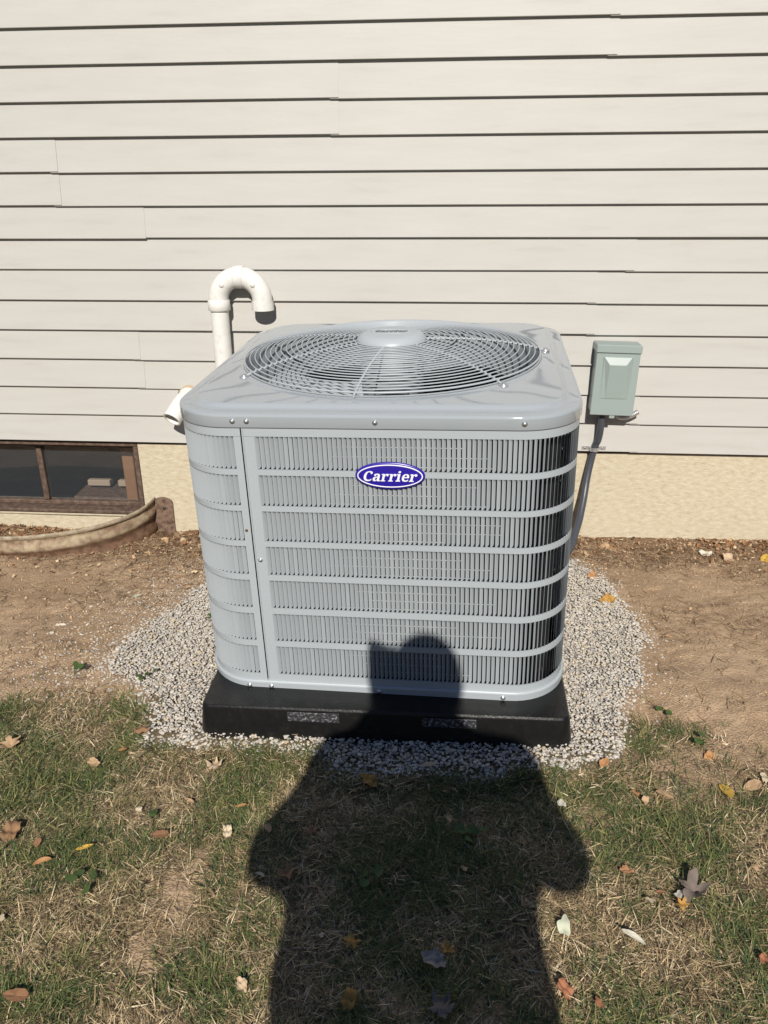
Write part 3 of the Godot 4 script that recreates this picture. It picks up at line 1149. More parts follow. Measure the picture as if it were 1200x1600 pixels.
	obj("floor_pan", done(st), M.dark, u)
	# ---- oval badge on the front
	var at := Vector3(0.0415, 0.5655, UNIT_HALF + 0.0005)
	st = new_st()
	var face := Transform3D(Basis(Vector3.RIGHT, PI / 2), at)
	var sq := Vector3(1, 1, 0.413)
	add_lathe(st, [Vector2(0.0, 0.0060), Vector2(0.040, 0.0057), Vector2(0.062, 0.0050), Vector2(0.0722, 0.0042), Vector2(0.0742, 0.0030), Vector2(0.0745, 0.0)], 64, face, sq)
	var badge := obj("oval_badge", done(st), M.blue, u)
	badge.set_meta("label", "blue oval badge with white italic lettering")
	st = new_st()
	var band: Array = []
	for q in [[0.0672, 0.0038], [0.0676, 0.0058], [0.0698, 0.0056], [0.0702, 0.0034]]:
		var row := PackedVector3Array()
		for k in 64:
			var a := TAU * k / 64
			# an even band: the oval's axes shrink by the same length
			row.append(at + Vector3(q[0] * cos(a), (0.0307 - (0.0745 - q[0])) * sin(a), q[1]))
		band.append(row)
	sheet(st, band, true, true, true)
	obj("badge_outline", done(st), M.white, badge)
	var word := obj("badge_lettering", text_shape("Carrier", 0.00048, 0.0016, 0.24, "Droid Serif", true), M.white, badge)
	word.position = at + Vector3(0.0005, -0.0005, 0.0062)


func arc_points(c: Vector3, r: float, from: float, to: float, n: int, ax := Vector3.RIGHT, ay := Vector3.UP) -> PackedVector3Array:
	var p := PackedVector3Array()
	for i in n + 1:
		var a := lerpf(from, to, float(i) / n)
		p.append(c + ax * cos(a) * r + ay * sin(a) * r)
	return p


# an open pipe end: outer wall, rim and inner wall
func add_pipe(st: SurfaceTool, pts: PackedVector3Array, ro: float, ri: float, sides := 28) -> void:
	add_tube(st, pts, ro, sides, false, false)
	add_tube(st, pts, ri, sides, false, false)
	var n := pts.size()
	var d := (pts[n - 1] - pts[n - 2]).normalized()
	var s := d.cross(Vector3.BACK if absf(d.z) < 0.8 else Vector3.UP).normalized()
	var v := s.cross(d).normalized()
	var rows: Array = []
	for r in [ri, ro]:
		var row := PackedVector3Array()
		for k in sides:
			var a := TAU * k / sides
			row.append(pts[n - 1] + (s * cos(a) + v * sin(a)) * r)
		rows.append(row)
	sheet(st, rows, true, false, true)


func build_pipes() -> void:
	var g := thing("vent_pipe", "white plastic vent pipe with gooseneck top beside the unit at left", "pipe", Vector3(-0.879, -0.39, 0.062))
	var y := 0.575 + 0.39
	var st := new_st()
	add_tube(st, PackedVector3Array([Vector3(0, -0.1, 0), Vector3(0, 0.5, 0), Vector3(0, y, 0)]), 0.0335, 28)
	obj("riser", done(st), M.pvc, g)
	var c := Vector3(0.0835, y + 0.008, 0)
	st = new_st()
	var bend := PackedVector3Array([Vector3(0, y - 0.002, 0)])
	bend.append_array(arc_points(c, 0.0835, PI, PI / 2, 14))
	add_tube(st, bend, 0.0375, 28)
	obj("elbow", done(st), M.pvc, g)
	st = new_st()
	bend = arc_points(c, 0.0835, PI / 2, 0.0, 14)
	bend.append(Vector3(0.167, y - 0.020, 0))
	add_pipe(st, bend, 0.0375, 0.0305)
	obj("elbow", done(st), M.pvc, g)
	st = new_st()
	add_tube(st, PackedVector3Array([Vector3(0, y - 0.030, 0), Vector3(0, y - 0.028, 0), Vector3(0, y + 0.006, 0), Vector3(0, y + 0.009, 0)]), PackedFloat32Array([0.0395, 0.0415, 0.0415, 0.039]), 28)
	obj("socket", done(st), M.pvc, g)
	st = new_st()
	add_pipe(st, PackedVector3Array([Vector3(0.167, y + 0.008, 0), Vector3(0.167, y + 0.004, 0), Vector3(0.167, y - 0.028, 0)]), 0.0415, 0.0305)
	obj("socket", done(st), M.pvc, g)
	st = new_st()
	add_tube(st, PackedVector3Array([c + Vector3(-0.019, 0.0835, 0), c + Vector3(-0.017, 0.0835, 0), c + Vector3(0.017, 0.0835, 0), c + Vector3(0.019, 0.0835, 0)]), PackedFloat32Array([0.039, 0.0412, 0.0412, 0.039]), 28)
	obj("coupling", done(st), M.pvc, g)
	# raised mould marks on the elbows
	for a in [2.36, 0.79]:
		var p := c + Vector3(cos(a), sin(a), 0) * 0.0835 + Vector3(0, 0, 0.0362)
		st = new_st()
		add_lathe(st, [Vector2(0, 0.0022), Vector2(0.010, 0.0018), Vector2(0.0105, 0.0)], 16, Transform3D(Basis(Vector3.RIGHT, PI / 2), p))
		obj("mould_mark", done(st), M.pvc, g)
	# ---- the short outlet that leaves the wall and turns down
	g = thing("drain_outlet", "short white outlet pipe bent down out of the siding by the unit", "pipe", Vector3(-1.052, 0.196, 0.0))
	var curve := Curve3D.new()
	curve.add_point(Vector3(0.012, 0.004, -0.02), Vector3.ZERO, Vector3(0, 0, 0.03))
	curve.add_point(Vector3(0.004, 0.0, 0.050), Vector3(0.002, 0.002, -0.02), Vector3(-0.006, -0.006, 0.022))
	curve.add_point(Vector3(-0.014, -0.024, 0.088), Vector3(0.007, 0.011, -0.014), Vector3(-0.006, -0.011, 0.014))
	curve.add_point(Vector3(-0.034, -0.062, 0.132), Vector3(0.007, 0.013, -0.015), Vector3.ZERO)
	curve.bake_interval = 0.006
	var path := curve.get_baked_points()
	st = new_st()
	add_pipe(st, path, 0.0365, 0.0312)
	obj("elbow", done(st), M.pvc, g)
	st = new_st()
	add_tube(st, path.slice(1, 8), 0.0415, 28)
	obj("socket", done(st), M.pvc, g)
	st = new_st()
	add_tube(st, path.slice(9, 13), 0.0400, 28)
	obj("collar", done(st), M.pvc, g)
	st = new_st()
	add_lathe(st, [Vector2(0.038, 0.0), Vector2(0.052, 0.0), Vector2(0.046, 0.005), Vector2(0.038, 0.008)], 28, Transform3D(Basis(Vector3.RIGHT, PI / 2), Vector3(0.010, 0.002, 0.012)))
	obj("sealant", done(st), mat(lin(0.42, 0.33, 0.20), 0.8), g)


func build_box() -> void:
	var b := thing("disconnect_box", "grey green metal electrical disconnect box on siding right of the unit", "electrical box", Vector3(0.608, 0.296, 0.012))
	b.rotation_degrees = Vector3(0, 0, -1.3)
	obj("enclosure", box_mesh(Vector3(0.150, 0.236, 0.074), 0.003, Vector3(0, -0.002, 0.038)), M.box, b)
	# cover with a raised pyramid panel
	var st := new_st()
	add_box(st, Vector3(0, -0.008, 0.080), Vector3(0.158, 0.236, 0.010), 0.002)
	var rows: Array = []
	for q in [[0.0, 0.0, 0.0], [0.004, 0.0, 0.0035], [0.0235, 0.026, 0.0135], [0.0245, 0.028, 0.0140]]:
		var x0: float = -0.054 + q[0]
		var x1: float = 0.054 - q[0]
		var y1: float = 0.094 - q[1]
		var y0: float = -0.062 + q[1] * 0.1
		var z: float = 0.0852 + q[2]
		var zl: float = 0.0852 + q[2] * 0.12
		rows.append(PackedVector3Array([Vector3(x0, y0, zl), Vector3(x1, y0, zl), Vector3(x1, y1, z), Vector3(x0, y1, z)]))
	sheet(st, rows, true, false, true)
	var l: PackedVector3Array = rows[-1]
	quad(st, l[0], l[3], l[2], l[1])
	obj("cover", done(st), M.box, b)
	st = new_st()
	add_box(st, Vector3(0, 0.124, 0.046), Vector3(0.164, 0.030, 0.090), 0.003)
	obj("hood", done(st), M.box, b)
	st = new_st()
	add_box(st, Vector3(0.004, -0.131, 0.0805), Vector3(0.020, 0.014, 0.0025), 0.001)
	obj("hasp", done(st), M.box, b)
	st = new_st()
	add_box(st, Vector3(-0.010, -0.127, 0.004), Vector3(0.020, 0.022, 0.002), 0.001)
	obj("mounting_tab", done(st), M.zinc, b)
	# conduit
	var c := thing("conduit", "dark grey flexible conduit running from the disconnect box to the unit", "conduit", Vector3(0.578, 0.17, 0.05))
	var curve := Curve3D.new()
	for q in [[0.0, 0.01, 0.0], [0.002, -0.05, 0.0], [0.0, -0.11, -0.012], [-0.010, -0.155, -0.024], [-0.028, -0.26, -0.010], [-0.045, -0.36, 0.04], [-0.074, -0.44, 0.12], [-0.13, -0.50, 0.24], [-0.27, -0.50, 0.42], [-0.34, -0.46, 0.50]]:
		curve.add_point(Vector3(q[0], q[1], q[2]))
	for i in range(1, curve.point_count - 1):
		var t := (curve.get_point_position(i + 1) - curve.get_point_position(i - 1)) * 0.2
		curve.set_point_in(i, -t)
		curve.set_point_out(i, t)
	curve.bake_interval = 0.0035
	var pts := curve.get_baked_points()
	var rad := PackedFloat32Array()
	for i in pts.size():
		rad.append(0.0138 if i % 2 == 0 else 0.0131)
	st = new_st()
	add_tube(st, pts, rad, 16)
	obj("hose", done(st), M.conduit, c)
	st = new_st()
	add_tube(st, PackedVector3Array([Vector3(0, 0.012, 0), Vector3(0, 0.006, 0), Vector3(0, -0.004, 0), Vector3(0, -0.006, 0)]), PackedFloat32Array([0.019, 0.021, 0.021, 0.017]), 16)
	obj("fitting", done(st), M.box, c)
	# strap
	var s := thing("pipe_strap", "small metal two hole strap holding the conduit to the siding", "strap", Vector3(0.567, 0.016, 0.016))
	st = new_st()
	var sp := PackedVector3Array([Vector3(-0.046, 0, 0.002), Vector3(-0.019, 0, 0.002)])
	sp.append_array(arc_points(Vector3(0, 0, 0.014), 0.0175, PI * 0.96, PI * 0.04, 10, Vector3.RIGHT, Vector3.BACK))
	sp.append_array(PackedVector3Array([Vector3(0.019, 0, 0.002), Vector3(0.046, 0, 0.002)]))
	rows = []
	for q in [[-0.0075, 0.0], [-0.0075, 0.0018], [0.0075, 0.0018], [0.0075, 0.0]]:
		var row := PackedVector3Array()
		for p in sp:
			row.append(p + Vector3(0, q[0], q[1]))
		rows.append(row)
	sheet(st, rows, false, false, false)
	obj("band", done(st), M.zinc, s)
	for x in [-0.034, 0.034]:
		screw(s, Vector3(x, 0, 0.0036), Vector3(0, 0, 1), 0.0048)
	# armoured cable stub under the box
	var w := thing("armoured_cable", "short ribbed metal cable stub under the disconnect box", "cable", Vector3(0.642, 0.160, 0.045))
	curve = Curve3D.new()
	curve.add_point(Vector3(-0.008, 0.016, 0), Vector3.ZERO, Vector3(0, -0.02, 0))
	curve.add_point(Vector3(0.026, -0.008, 0.006), Vector3(-0.02, -0.004, 0), Vector3(0.02, 0.004, 0))
	curve.add_point(Vector3(0.072, 0.014, 0.006), Vector3(-0.015, -0.010, 0), Vector3.ZERO)
	curve.bake_interval = 0.002
	pts = curve.get_baked_points()
	rad = PackedFloat32Array()
	for i in pts.size():
		rad.append(0.0108 if i % 4 < 2 else 0.0092)
	st = new_st()
	add_tube(st, pts, rad, 14)
	obj("armour", done(st), M.zinc, w)


# ---------------------------------------------------------------- stones, leaves, plants, litter, lawn
func stone_mesh(sd: int) -> ArrayMesh:
	var r := RandomNumberGenerator.new()
	r.seed = sd
	var g := (1.0 + sqrt(5.0)) / 2.0
	var v: Array = [Vector3(-1, g, 0), Vector3(1, g, 0), Vector3(-1, -g, 0), Vector3(1, -g, 0), Vector3(0, -1, g), Vector3(0, 1, g), Vector3(0, -1, -g), Vector3(0, 1, -g), Vector3(g, 0, -1), Vector3(g, 0, 1), Vector3(-g, 0, -1), Vector3(-g, 0, 1)]
	var f: Array = [[0, 11, 5], [0, 5, 1], [0, 1, 7], [0, 7, 10], [0, 10, 11], [1, 5, 9], [5, 11, 4], [11, 10, 2], [10, 7, 6], [7, 1, 8], [3, 9, 4], [3, 4, 2], [3, 2, 6], [3, 6, 8], [3, 8, 9], [4, 9, 5], [2, 4, 11], [6, 2, 10], [8, 6, 7], [9, 8, 1]]
	var planes: Array = []
	for i in 7:
		planes.append([Vector3(r.randfn(), r.randfn(), r.randfn()).normalized(), r.randf_range(0.62, 0.92)])
	var cut := func(p: Vector3) -> Vector3:
		var d := p.normalized()
		var m := 1.0
		for q in planes:
			var c: float = d.dot(q[0])
			if c > 0.01:
				m = minf(m, q[1] / c)
		return d * m * Vector3(1.1, 0.8, 0.95)
	var st := new_st()
	st.set_smooth_group(0)
	for t in f:
		var a: Vector3 = v[t[0]].normalized()
		var b: Vector3 = v[t[1]].normalized()
		var c: Vector3 = v[t[2]].normalized()
		var ab := (a + b).normalized()
		var bc := (b + c).normalized()
		var ca := (c + a).normalized()
		for q in [[a, ab, ca], [ab, b, bc], [ca, bc, c], [ab, bc, ca]]:
			st.add_vertex(cut.call(q[0]) * 0.5)
			st.add_vertex(cut.call(q[2]) * 0.5)
			st.add_vertex(cut.call(q[1]) * 0.5)
	return done(st)


func spread(parent: Node, called: String, mesh: Mesh, material: Material, xf: Array, cols: Array) -> void:
	var mm := MultiMesh.new()
	mm.transform_format = MultiMesh.TRANSFORM_3D
	mm.use_colors = true
	mm.mesh = mesh
	mm.instance_count = xf.size()
	for i in xf.size():
		mm.set_instance_transform(i, xf[i])
		mm.set_instance_color(i, cols[i])
	var o := MultiMeshInstance3D.new()
	o.multimesh = mm
	o.material_override = material
	o.name = part_name(parent, called)
	parent.add_child(o, true)
	o.set_meta("kind", "stuff")


func any_turn() -> Basis:
	return Basis.from_euler(Vector3(rng.randf() * TAU, rng.randf() * TAU, rng.randf() * TAU))


func build_gravel() -> void:
	var g := thing("gravel", "pale grey crushed stone gravel bed around the black pad", "gravel")
	g.set_meta("kind", "stuff")
	var xf: Array = [[], [], [], [], [], []]
	var cl: Array = [[], [], [], [], [], []]
	var n := 0
	while n < 40000:
		var x := rng.randf_range(-1.30, 0.80)
		var z := rng.randf_range(0.15, 1.78)
		if x > -0.55 and x < 0.27 and z < 1.53 and z > 0.3:
			continue
		var d := poly_dist(x, z) + 0.035 * n2.get_noise_2d(x * 5.0, z * 5.0)
		var p := 1.0 if d < -0.03 else clampf(0.55 * exp(-(d + 0.03) / (0.034 if x > -0.6 else 0.085 if x > -0.9 else 0.13)), 0.0, 1.0)
		if z > 1.5:
			p = 1.0 if d < 0.010 else p * 0.25
		if rng.randf() > p:
			continue
		n += 1
		var s := rng.randf_range(0.0042, 0.0098)
		if rng.randf() < 0.05:
			s *= 1.6
		if d > 0.0:
			s *= 0.75
		var b := any_turn() * Basis.from_scale(Vector3.ONE * s)
		# flattish stones lie flat
		b = Basis.from_scale(Vector3(1.0, 0.62, 1.0)) * b
		var lift := rng.randf_range(-0.002, 0.013) if d < -0.02 else rng.randf_range(-0.002, 0.002)
		var k := rng.randi_range(0, 5)
		xf[k].append(Transform3D(b, Vector3(x, ground_y(x, z) + lift, z)))
		var t := rng.randf()
		var c := Color(0.52, 0.48, 0.425) * rng.randf_range(0.82, 1.15)
		if t < 0.12:
			c = Color(0.56, 0.47, 0.33) * rng.randf_range(0.8, 1.1)
		elif t < 0.28:
			c = Color(0.36, 0.34, 0.315) * rng.randf_range(0.7, 1.2)
		elif t < 0.36:
			c = Color(0.60, 0.57, 0.52)
		cl[k].append(c)
	for k in 6:
		spread(g, "gravel_stones", stone_mesh(300 + k), M.stone, xf[k], cl[k])
	# crumbs of soil on the bare ground
	var cr := thing("soil_crumbs", "small crumbs of dry soil on the bare ground", "soil")
	cr.set_meta("kind", "stuff")
	var sx: Array = [[], [], []]
	var sc: Array = [[], [], []]
	for i in 26000:
		var x := rng.randf_range(-2.6, 2.6)
		var z := rng.randf_range(0.01, 1.6)
		if rng.randf() < 0.55:
			z = absf(rng.randfn(0.0, 0.28))
		if z < 0.006 or poly_dist(x, z) < 0.0 or rng.randf() < lawn(x, z) or n1.get_noise_2d(x * 3.0, z * 3.0) < rng.randf_range(-0.6, 0.35):
			continue
		var s := 0.0029 * exp(rng.randfn(0.0, 0.62))
		var k := rng.randi_range(0, 2)
		sx[k].append(Transform3D(any_turn() * Basis.from_scale(Vector3.ONE * minf(s, 0.014)), Vector3(x, ground_y(x, z) + s * 0.15, z)))
		sc[k].append(Color(0.47, 0.33, 0.205) * rng.randf_range(0.4, 1.2))
	for k in 3:
		spread(cr, "crumbs", stone_mesh(320 + k), M.stone, sx[k], sc[k])


# a dry leaf about one unit long, lying on y = 0
func leaf_mesh(kind: String, sd: int) -> ArrayMesh:
	var r := RandomNumberGenerator.new()
	r.seed = sd
	var n := 72
	var curl := r.randf_range(0.25, 0.55)
	var fold := r.randf_range(0.10, 0.45)
	var ph := r.randf() * TAU
	var st := new_st()
	st.set_smooth_group(0)
	var rim := func(a: float) -> Vector2:
		match kind:
			"maple":
				# five pointed lobes with small teeth, and a notch at the stalk
				var deg := absf(rad_to_deg(a))
				var tips := [[0, 0.54], [9, 0.37], [17, 0.39], [28, 0.19], [40, 0.35], [52, 0.50], [62, 0.34], [70, 0.37], [84, 0.18], [100, 0.27], [112, 0.36], [125, 0.23], [150, 0.17], [180, 0.06]]
				var q := 0.1
				for t in tips.size() - 1:
					if deg >= tips[t][0] and deg <= tips[t + 1][0]:
						q = lerpf(tips[t][1], tips[t + 1][1], (deg - tips[t][0]) / (tips[t + 1][0] - tips[t][0]))
				return Vector2(cos(a) - 0.1, sin(a)) * q * (1.0 + 0.10 * sin(2.0 * a + ph))
			"oval":
				return Vector2(0.5 * cos(a), 0.31 * sin(a) * (1.0 - 0.25 * cos(a))) * (1.0 + 0.03 * sin(9.0 * a + ph))
			"sliver":
				return Vector2(0.5 * cos(a), 0.135 * sin(a) * (1.0 + 0.3 * cos(a + ph)) + 0.10 * cos(a) * cos(a))
			"chip":
				return Vector2(0.45 * cos(a), 0.32 * sin(a)) * (1.0 + 0.16 * sin(3.0 * a + ph) + 0.10 * sin(5.0 * a + 2.0 * ph))
		return Vector2(0.5 * cos(a), 0.34 * sin(a)) * (1.0 + 0.10 * sin(4.0 * a + ph) + 0.06 * sin(9.0 * a + ph))
	var lift := func(p: Vector2) -> Vector3:
		var y := 0.0
		match kind:
			"curl":
				y = 1.7 * curl * p.y * p.y * 2.0 + 0.5 * curl * p.x * p.x + 0.06 * sin(p.x * 13.0 + ph) + 0.035 * sin(p.y * 21.0 + p.x * 9.0)
			"sliver":
				y = 0.9 * curl * p.x * p.x + 3.0 * curl * p.y * p.y
			"chip":
				y = 0.3 * curl * p.x + 0.06 * sin(p.x * 8.0 + ph)
			"oval":
				y = fold * absf(p.y) * 0.7 + 0.30 * curl * p.x * p.x
			_:
				y = curl * p.length_squared() * 1.1 + 0.10 * sin(p.x * 10.0 + ph) * cos(p.y * 9.0) + fold * absf(p.y) * 0.5
		# ribs
		y += 0.012 * absf(sin(atan2(p.y, p.x + 0.3) * 7.0))
		return Vector3(p.x, y, p.y)
	var rings := 5
	for i in rings:
		for j in n:
			var a0 := TAU * j / n - PI
			var a1 := TAU * (j + 1) / n - PI
			var r0 := float(i) / rings
			var r1 := float(i + 1) / rings
			var p0: Vector3 = lift.call(rim.call(a0) * r0)
			var p1: Vector3 = lift.call(rim.call(a1) * r0)
			var p2: Vector3 = lift.call(rim.call(a1) * r1)
			var p3: Vector3 = lift.call(rim.call(a0) * r1)
			if i > 0:
				tri(st, p0, p1, p2)
			tri(st, p0, p2, p3)
	return done(st)


func build_leaves() -> void:
	var groups := {"maple": "fallen lobed leaves", "oval": "fallen oval leaves", "curl": "fallen curled leaves", "sliver": "narrow fallen leaves", "chip": "scraps of fallen leaf"}
	var i := 0
	for q in LEAVES:
		i += 1
		var kind: String = q[0]
		var word := "fallen_leaf"
		var cat := "leaf"
		if q[5].contains("stick"):
			word = "stick"
			cat = "stick"
		elif q[5].contains("chip") and not q[5].contains("leaf"):
			word = "wood_chip"
			cat = "chip"
		var x: float = q[2]
		var z: float = q[3]
		var o := obj(word, leaf_mesh(kind, 500 + i), M["leaf_" + q[1]])
		var s: float = q[4] * (1.2 if kind == "maple" else 1.0)
		var over := 0.016 * lawn(x, z) if poly_dist(x, z) > 0.0 else 0.012
		var tilt := Vector3(rng.randf_range(-0.25, 0.35), 0, rng.randf_range(-0.3, 0.3))
		var turn := rng.randf() * TAU
		if kind == "sliver":
			turn = rng.randf_range(-0.6, 0.6)
		if kind == "curl":
			tilt.x += 0.3
		o.transform = Transform3D(Basis.from_euler(Vector3(tilt.x, 0, tilt.z)) * Basis(Vector3.UP, turn) * Basis.from_scale(Vector3(s, s * 0.9, s)), Vector3(x, ground_y(x, z) + over + 0.002, z))
		tag(o, q[5], cat, groups[kind] if cat == "leaf" else "pale chips on the ground")


func build_weeds() -> void:
	var spots := [[-0.682, 1.984, 4, 0.011, "clover clump in the left lawn below the yellow crescent leaf"], [-0.598, 1.79, 2, 0.009, "small clover leaf just above the rust brown round leaf"], [-0.116, 1.937, 3, 0.011, "clover sprig in the middle of the shadow on the lawn"], [0.065, 1.811, 6, 0.011, "broad clover patch in the upper right of the shadow"], [0.565, 1.347, 2, 0.011, "weed seedling with one upright leaf at the top of the right tuft"], [0.618, 1.489, 4, 0.012, "weed with broad leaves in the right grass tuft"], [-0.799, 1.302, 5, 0.009, "weed growing through the left part of the gravel"], [-0.73, 0.93, 5, 0.010, "small dark weed at the upper left gravel edge"], [-1.03, 1.27, 4, 0.012, "tiny weed on bare soil left of the gravel"]]
	for q in spots:
		var y := ground_y(q[0], q[1])
		var w := thing("clover" if q[4].contains("clover") else "weed", q[4], "weed", Vector3(q[0], y, q[1]), "small broad leaved weeds")
		for k in q[2]:
			var a := rng.randf() * TAU
			var d := Vector3(cos(a), 0, sin(a)) * rng.randf_range(0.006, 0.030)
			var hgt := rng.randf_range(0.014, 0.030)
			var st := new_st()
			st.set_smooth_group(0)
			var s: float = q[3] * rng.randf_range(0.8, 1.2)
			var c := d + Vector3(0, hgt, 0)
			var tl := Basis.from_euler(Vector3(rng.randf_range(-0.4, 0.6), a, rng.randf_range(-0.4, 0.4)))
			for j in 14:
				var a0 := TAU * j / 14
				var a1 := TAU * (j + 1) / 14
				var e0 := Vector3(cos(a0), 0.25 * cos(a0) * cos(a0), 0.75 * sin(a0)) * s
				var e1 := Vector3(cos(a1), 0.25 * cos(a1) * cos(a1), 0.75 * sin(a1)) * s
				tri(st, c, c + tl * e0, c + tl * e1)
			var lf := obj("leaf", done(st), M.clover, w)
			st = new_st()
			add_tube(st, PackedVector3Array([Vector3.ZERO, d * 0.4 + Vector3(0, hgt * 0.6, 0), c]), 0.0007, 4)
			obj("stalk", done(st), M.clover, lf)


# a few thin bent blades rising or sprawling from one root
func tuft_mesh(sd: int, blades: int, len_lo: float, len_hi: float, lean_lo: float, lean_hi: float, width: float, root: float) -> ArrayMesh:
	var r := RandomNumberGenerator.new()
	r.seed = sd
	var st := new_st()
	st.set_smooth_group(0)
	for k in blades:
		var a := r.randf() * TAU
		var d := Vector3(cos(a), 0, sin(a))
		var side := Vector3(-d.z, 0, d.x)
		var l := r.randf_range(len_lo, len_hi)
		var lean := r.randf_range(lean_lo, lean_hi)
		var p := Vector3(r.randfn() * root, -0.004, r.randfn() * root)
		var twist := r.randf_range(-0.7, 0.7)
		var w := width * r.randf_range(0.7, 1.3)
		var tone := r.randf_range(0.75, 1.2)
		var prev: Array = []
		var bend := r.randf_range(0.15, 0.75)
		var sway := r.randf_range(-0.5, 0.5)
		for i in 5:
			var t := i / 4.0
			var ang := lean + bend * t
			var sd2 := (side * cos(twist) + Vector3.UP * sin(twist)).normalized()
			var ww := w * (1.0 - 0.85 * t * t) * 0.5
			var now := [p - sd2 * ww, p + sd2 * ww]
			if i > 0:
				st.set_color(Color(tone, tone, tone))
				quad(st, prev[0], prev[1], now[1], now[0])
			prev = now
			p += ((d + side * sway * t).normalized() * sin(ang) + Vector3.UP * maxf(cos(ang), -0.12 if p.y > 0.006 else 0.02)) * l / 4.0
	return done(st)


func build_litter() -> void:
	# straw, stems and roots scattered on the bare soil
	var g := thing("straw_litter", "dry straw and root scraps on the bare soil near the house", "litter")
	g.set_meta("kind", "stuff")
	var kinds: Array = []
	for k in 4:
		kinds.append(tuft_mesh(600 + k, 3, 0.02, 0.06, 1.40, 1.55, 0.0018, 0.012))
	var xf: Array = [[], [], [], []]
	var cl: Array = [[], [], [], []]
	var tries := 0
	var n := 0
	while n < 10500 and tries < 220000:
		tries += 1
		var x := rng.randf_range(-2.6, 2.6)
		var z := rng.randf_range(0.01, 1.6)
		var near_wall := smoothstep(0.62, 0.08, z)
		var p := 0.09 + 0.85 * near_wall * near_wall
		p *= 0.25 + 2.0 * clampf(n2.get_noise_2d(x * 1.6, z * 3.2) + 0.25, 0.0, 1.0)
		if x > -1.25 and x < -0.6 and z > 0.25 and z < 0.85:
			p += 0.30
		if x > 0.5 and z > 0.75 and z < 0.95:
			p += 0.18
		var pd := poly_dist(x, z)
		if pd < -0.03:
			p *= 0.03
		if rng.randf() > p or rng.randf() < lawn(x, z) * 0.5:
			continue
		n += 1
		var k := rng.randi_range(0, 3)
		var s := rng.randf_range(0.5, 1.25)
		xf[k].append(Transform3D(Basis(Vector3.UP, rng.randf() * TAU) * Basis.from_scale(Vector3(s, s * 0.9, s)), Vector3(x, ground_y(x, z) + 0.0035, z)))
		var t := rng.randf()
		cl[k].append((Color(0.58, 0.44, 0.27) if t < 0.30 else Color(0.20, 0.115, 0.06) if t < 0.8 else Color(0.095, 0.06, 0.035)) * rng.randf_range(0.75, 1.2))
	for k in 4:
		spread(g, "straws", kinds[k], M.straw, xf[k], cl[k])
	# crumbled leaves blown against the foundation and into the window well
	var h := thing("leaf_litter", "crumbled brown leaf litter along the foundation and in the well", "litter")
	h.set_meta("kind", "stuff")
	xf = [[], [], [], []]
	cl = [[], [], [], []]
	n = 0
	while n < 3000:
		var x := rng.randf_range(-2.6, 2.6)
		var z := absf(rng.randfn(0.0, 0.10)) + 0.012
		if x < -1.28:
			z = rng.randf_range(0.01, 0.62)
			if rng.randf() < 0.5:
				z = rng.randf_range(0.01, 0.12)
			elif z > 0.30 and rng.randf() < 0.75:
				continue
		elif x < -0.6 and rng.randf() < 0.4:
			z *= 2.4
		elif n2.get_noise_2d(x * 2.0, 4.0) < rng.randf_range(-0.5, 0.4):
			continue
		n += 1
		var k := rng.randi_range(0, 3)
		var s := rng.randf_range(0.007, 0.026)
		xf[k].append(Transform3D(Basis.from_euler(Vector3(rng.randf_range(-0.5, 0.7), rng.randf() * TAU, rng.randf_range(-0.6, 0.6))) * Basis.from_scale(Vector3(s, s, s)), Vector3(x, ground_y(x, z) + s * 0.10 + rng.randf() * 0.008, z)))
		var t := rng.randf()
		cl[k].append((Color(0.45, 0.30, 0.17) if t < 0.32 else Color(0.26, 0.13, 0.06) if t < 0.75 else Color(0.13, 0.07, 0.04) if t < 0.92 else Color(0.60, 0.48, 0.30)) * rng.randf_range(0.8, 1.15))
	for k in 4:
		spread(h, "leaf_scraps", leaf_mesh(["curl", "maple", "chip", "sliver"][k], 640 + k), M.straw, xf[k], cl[k])


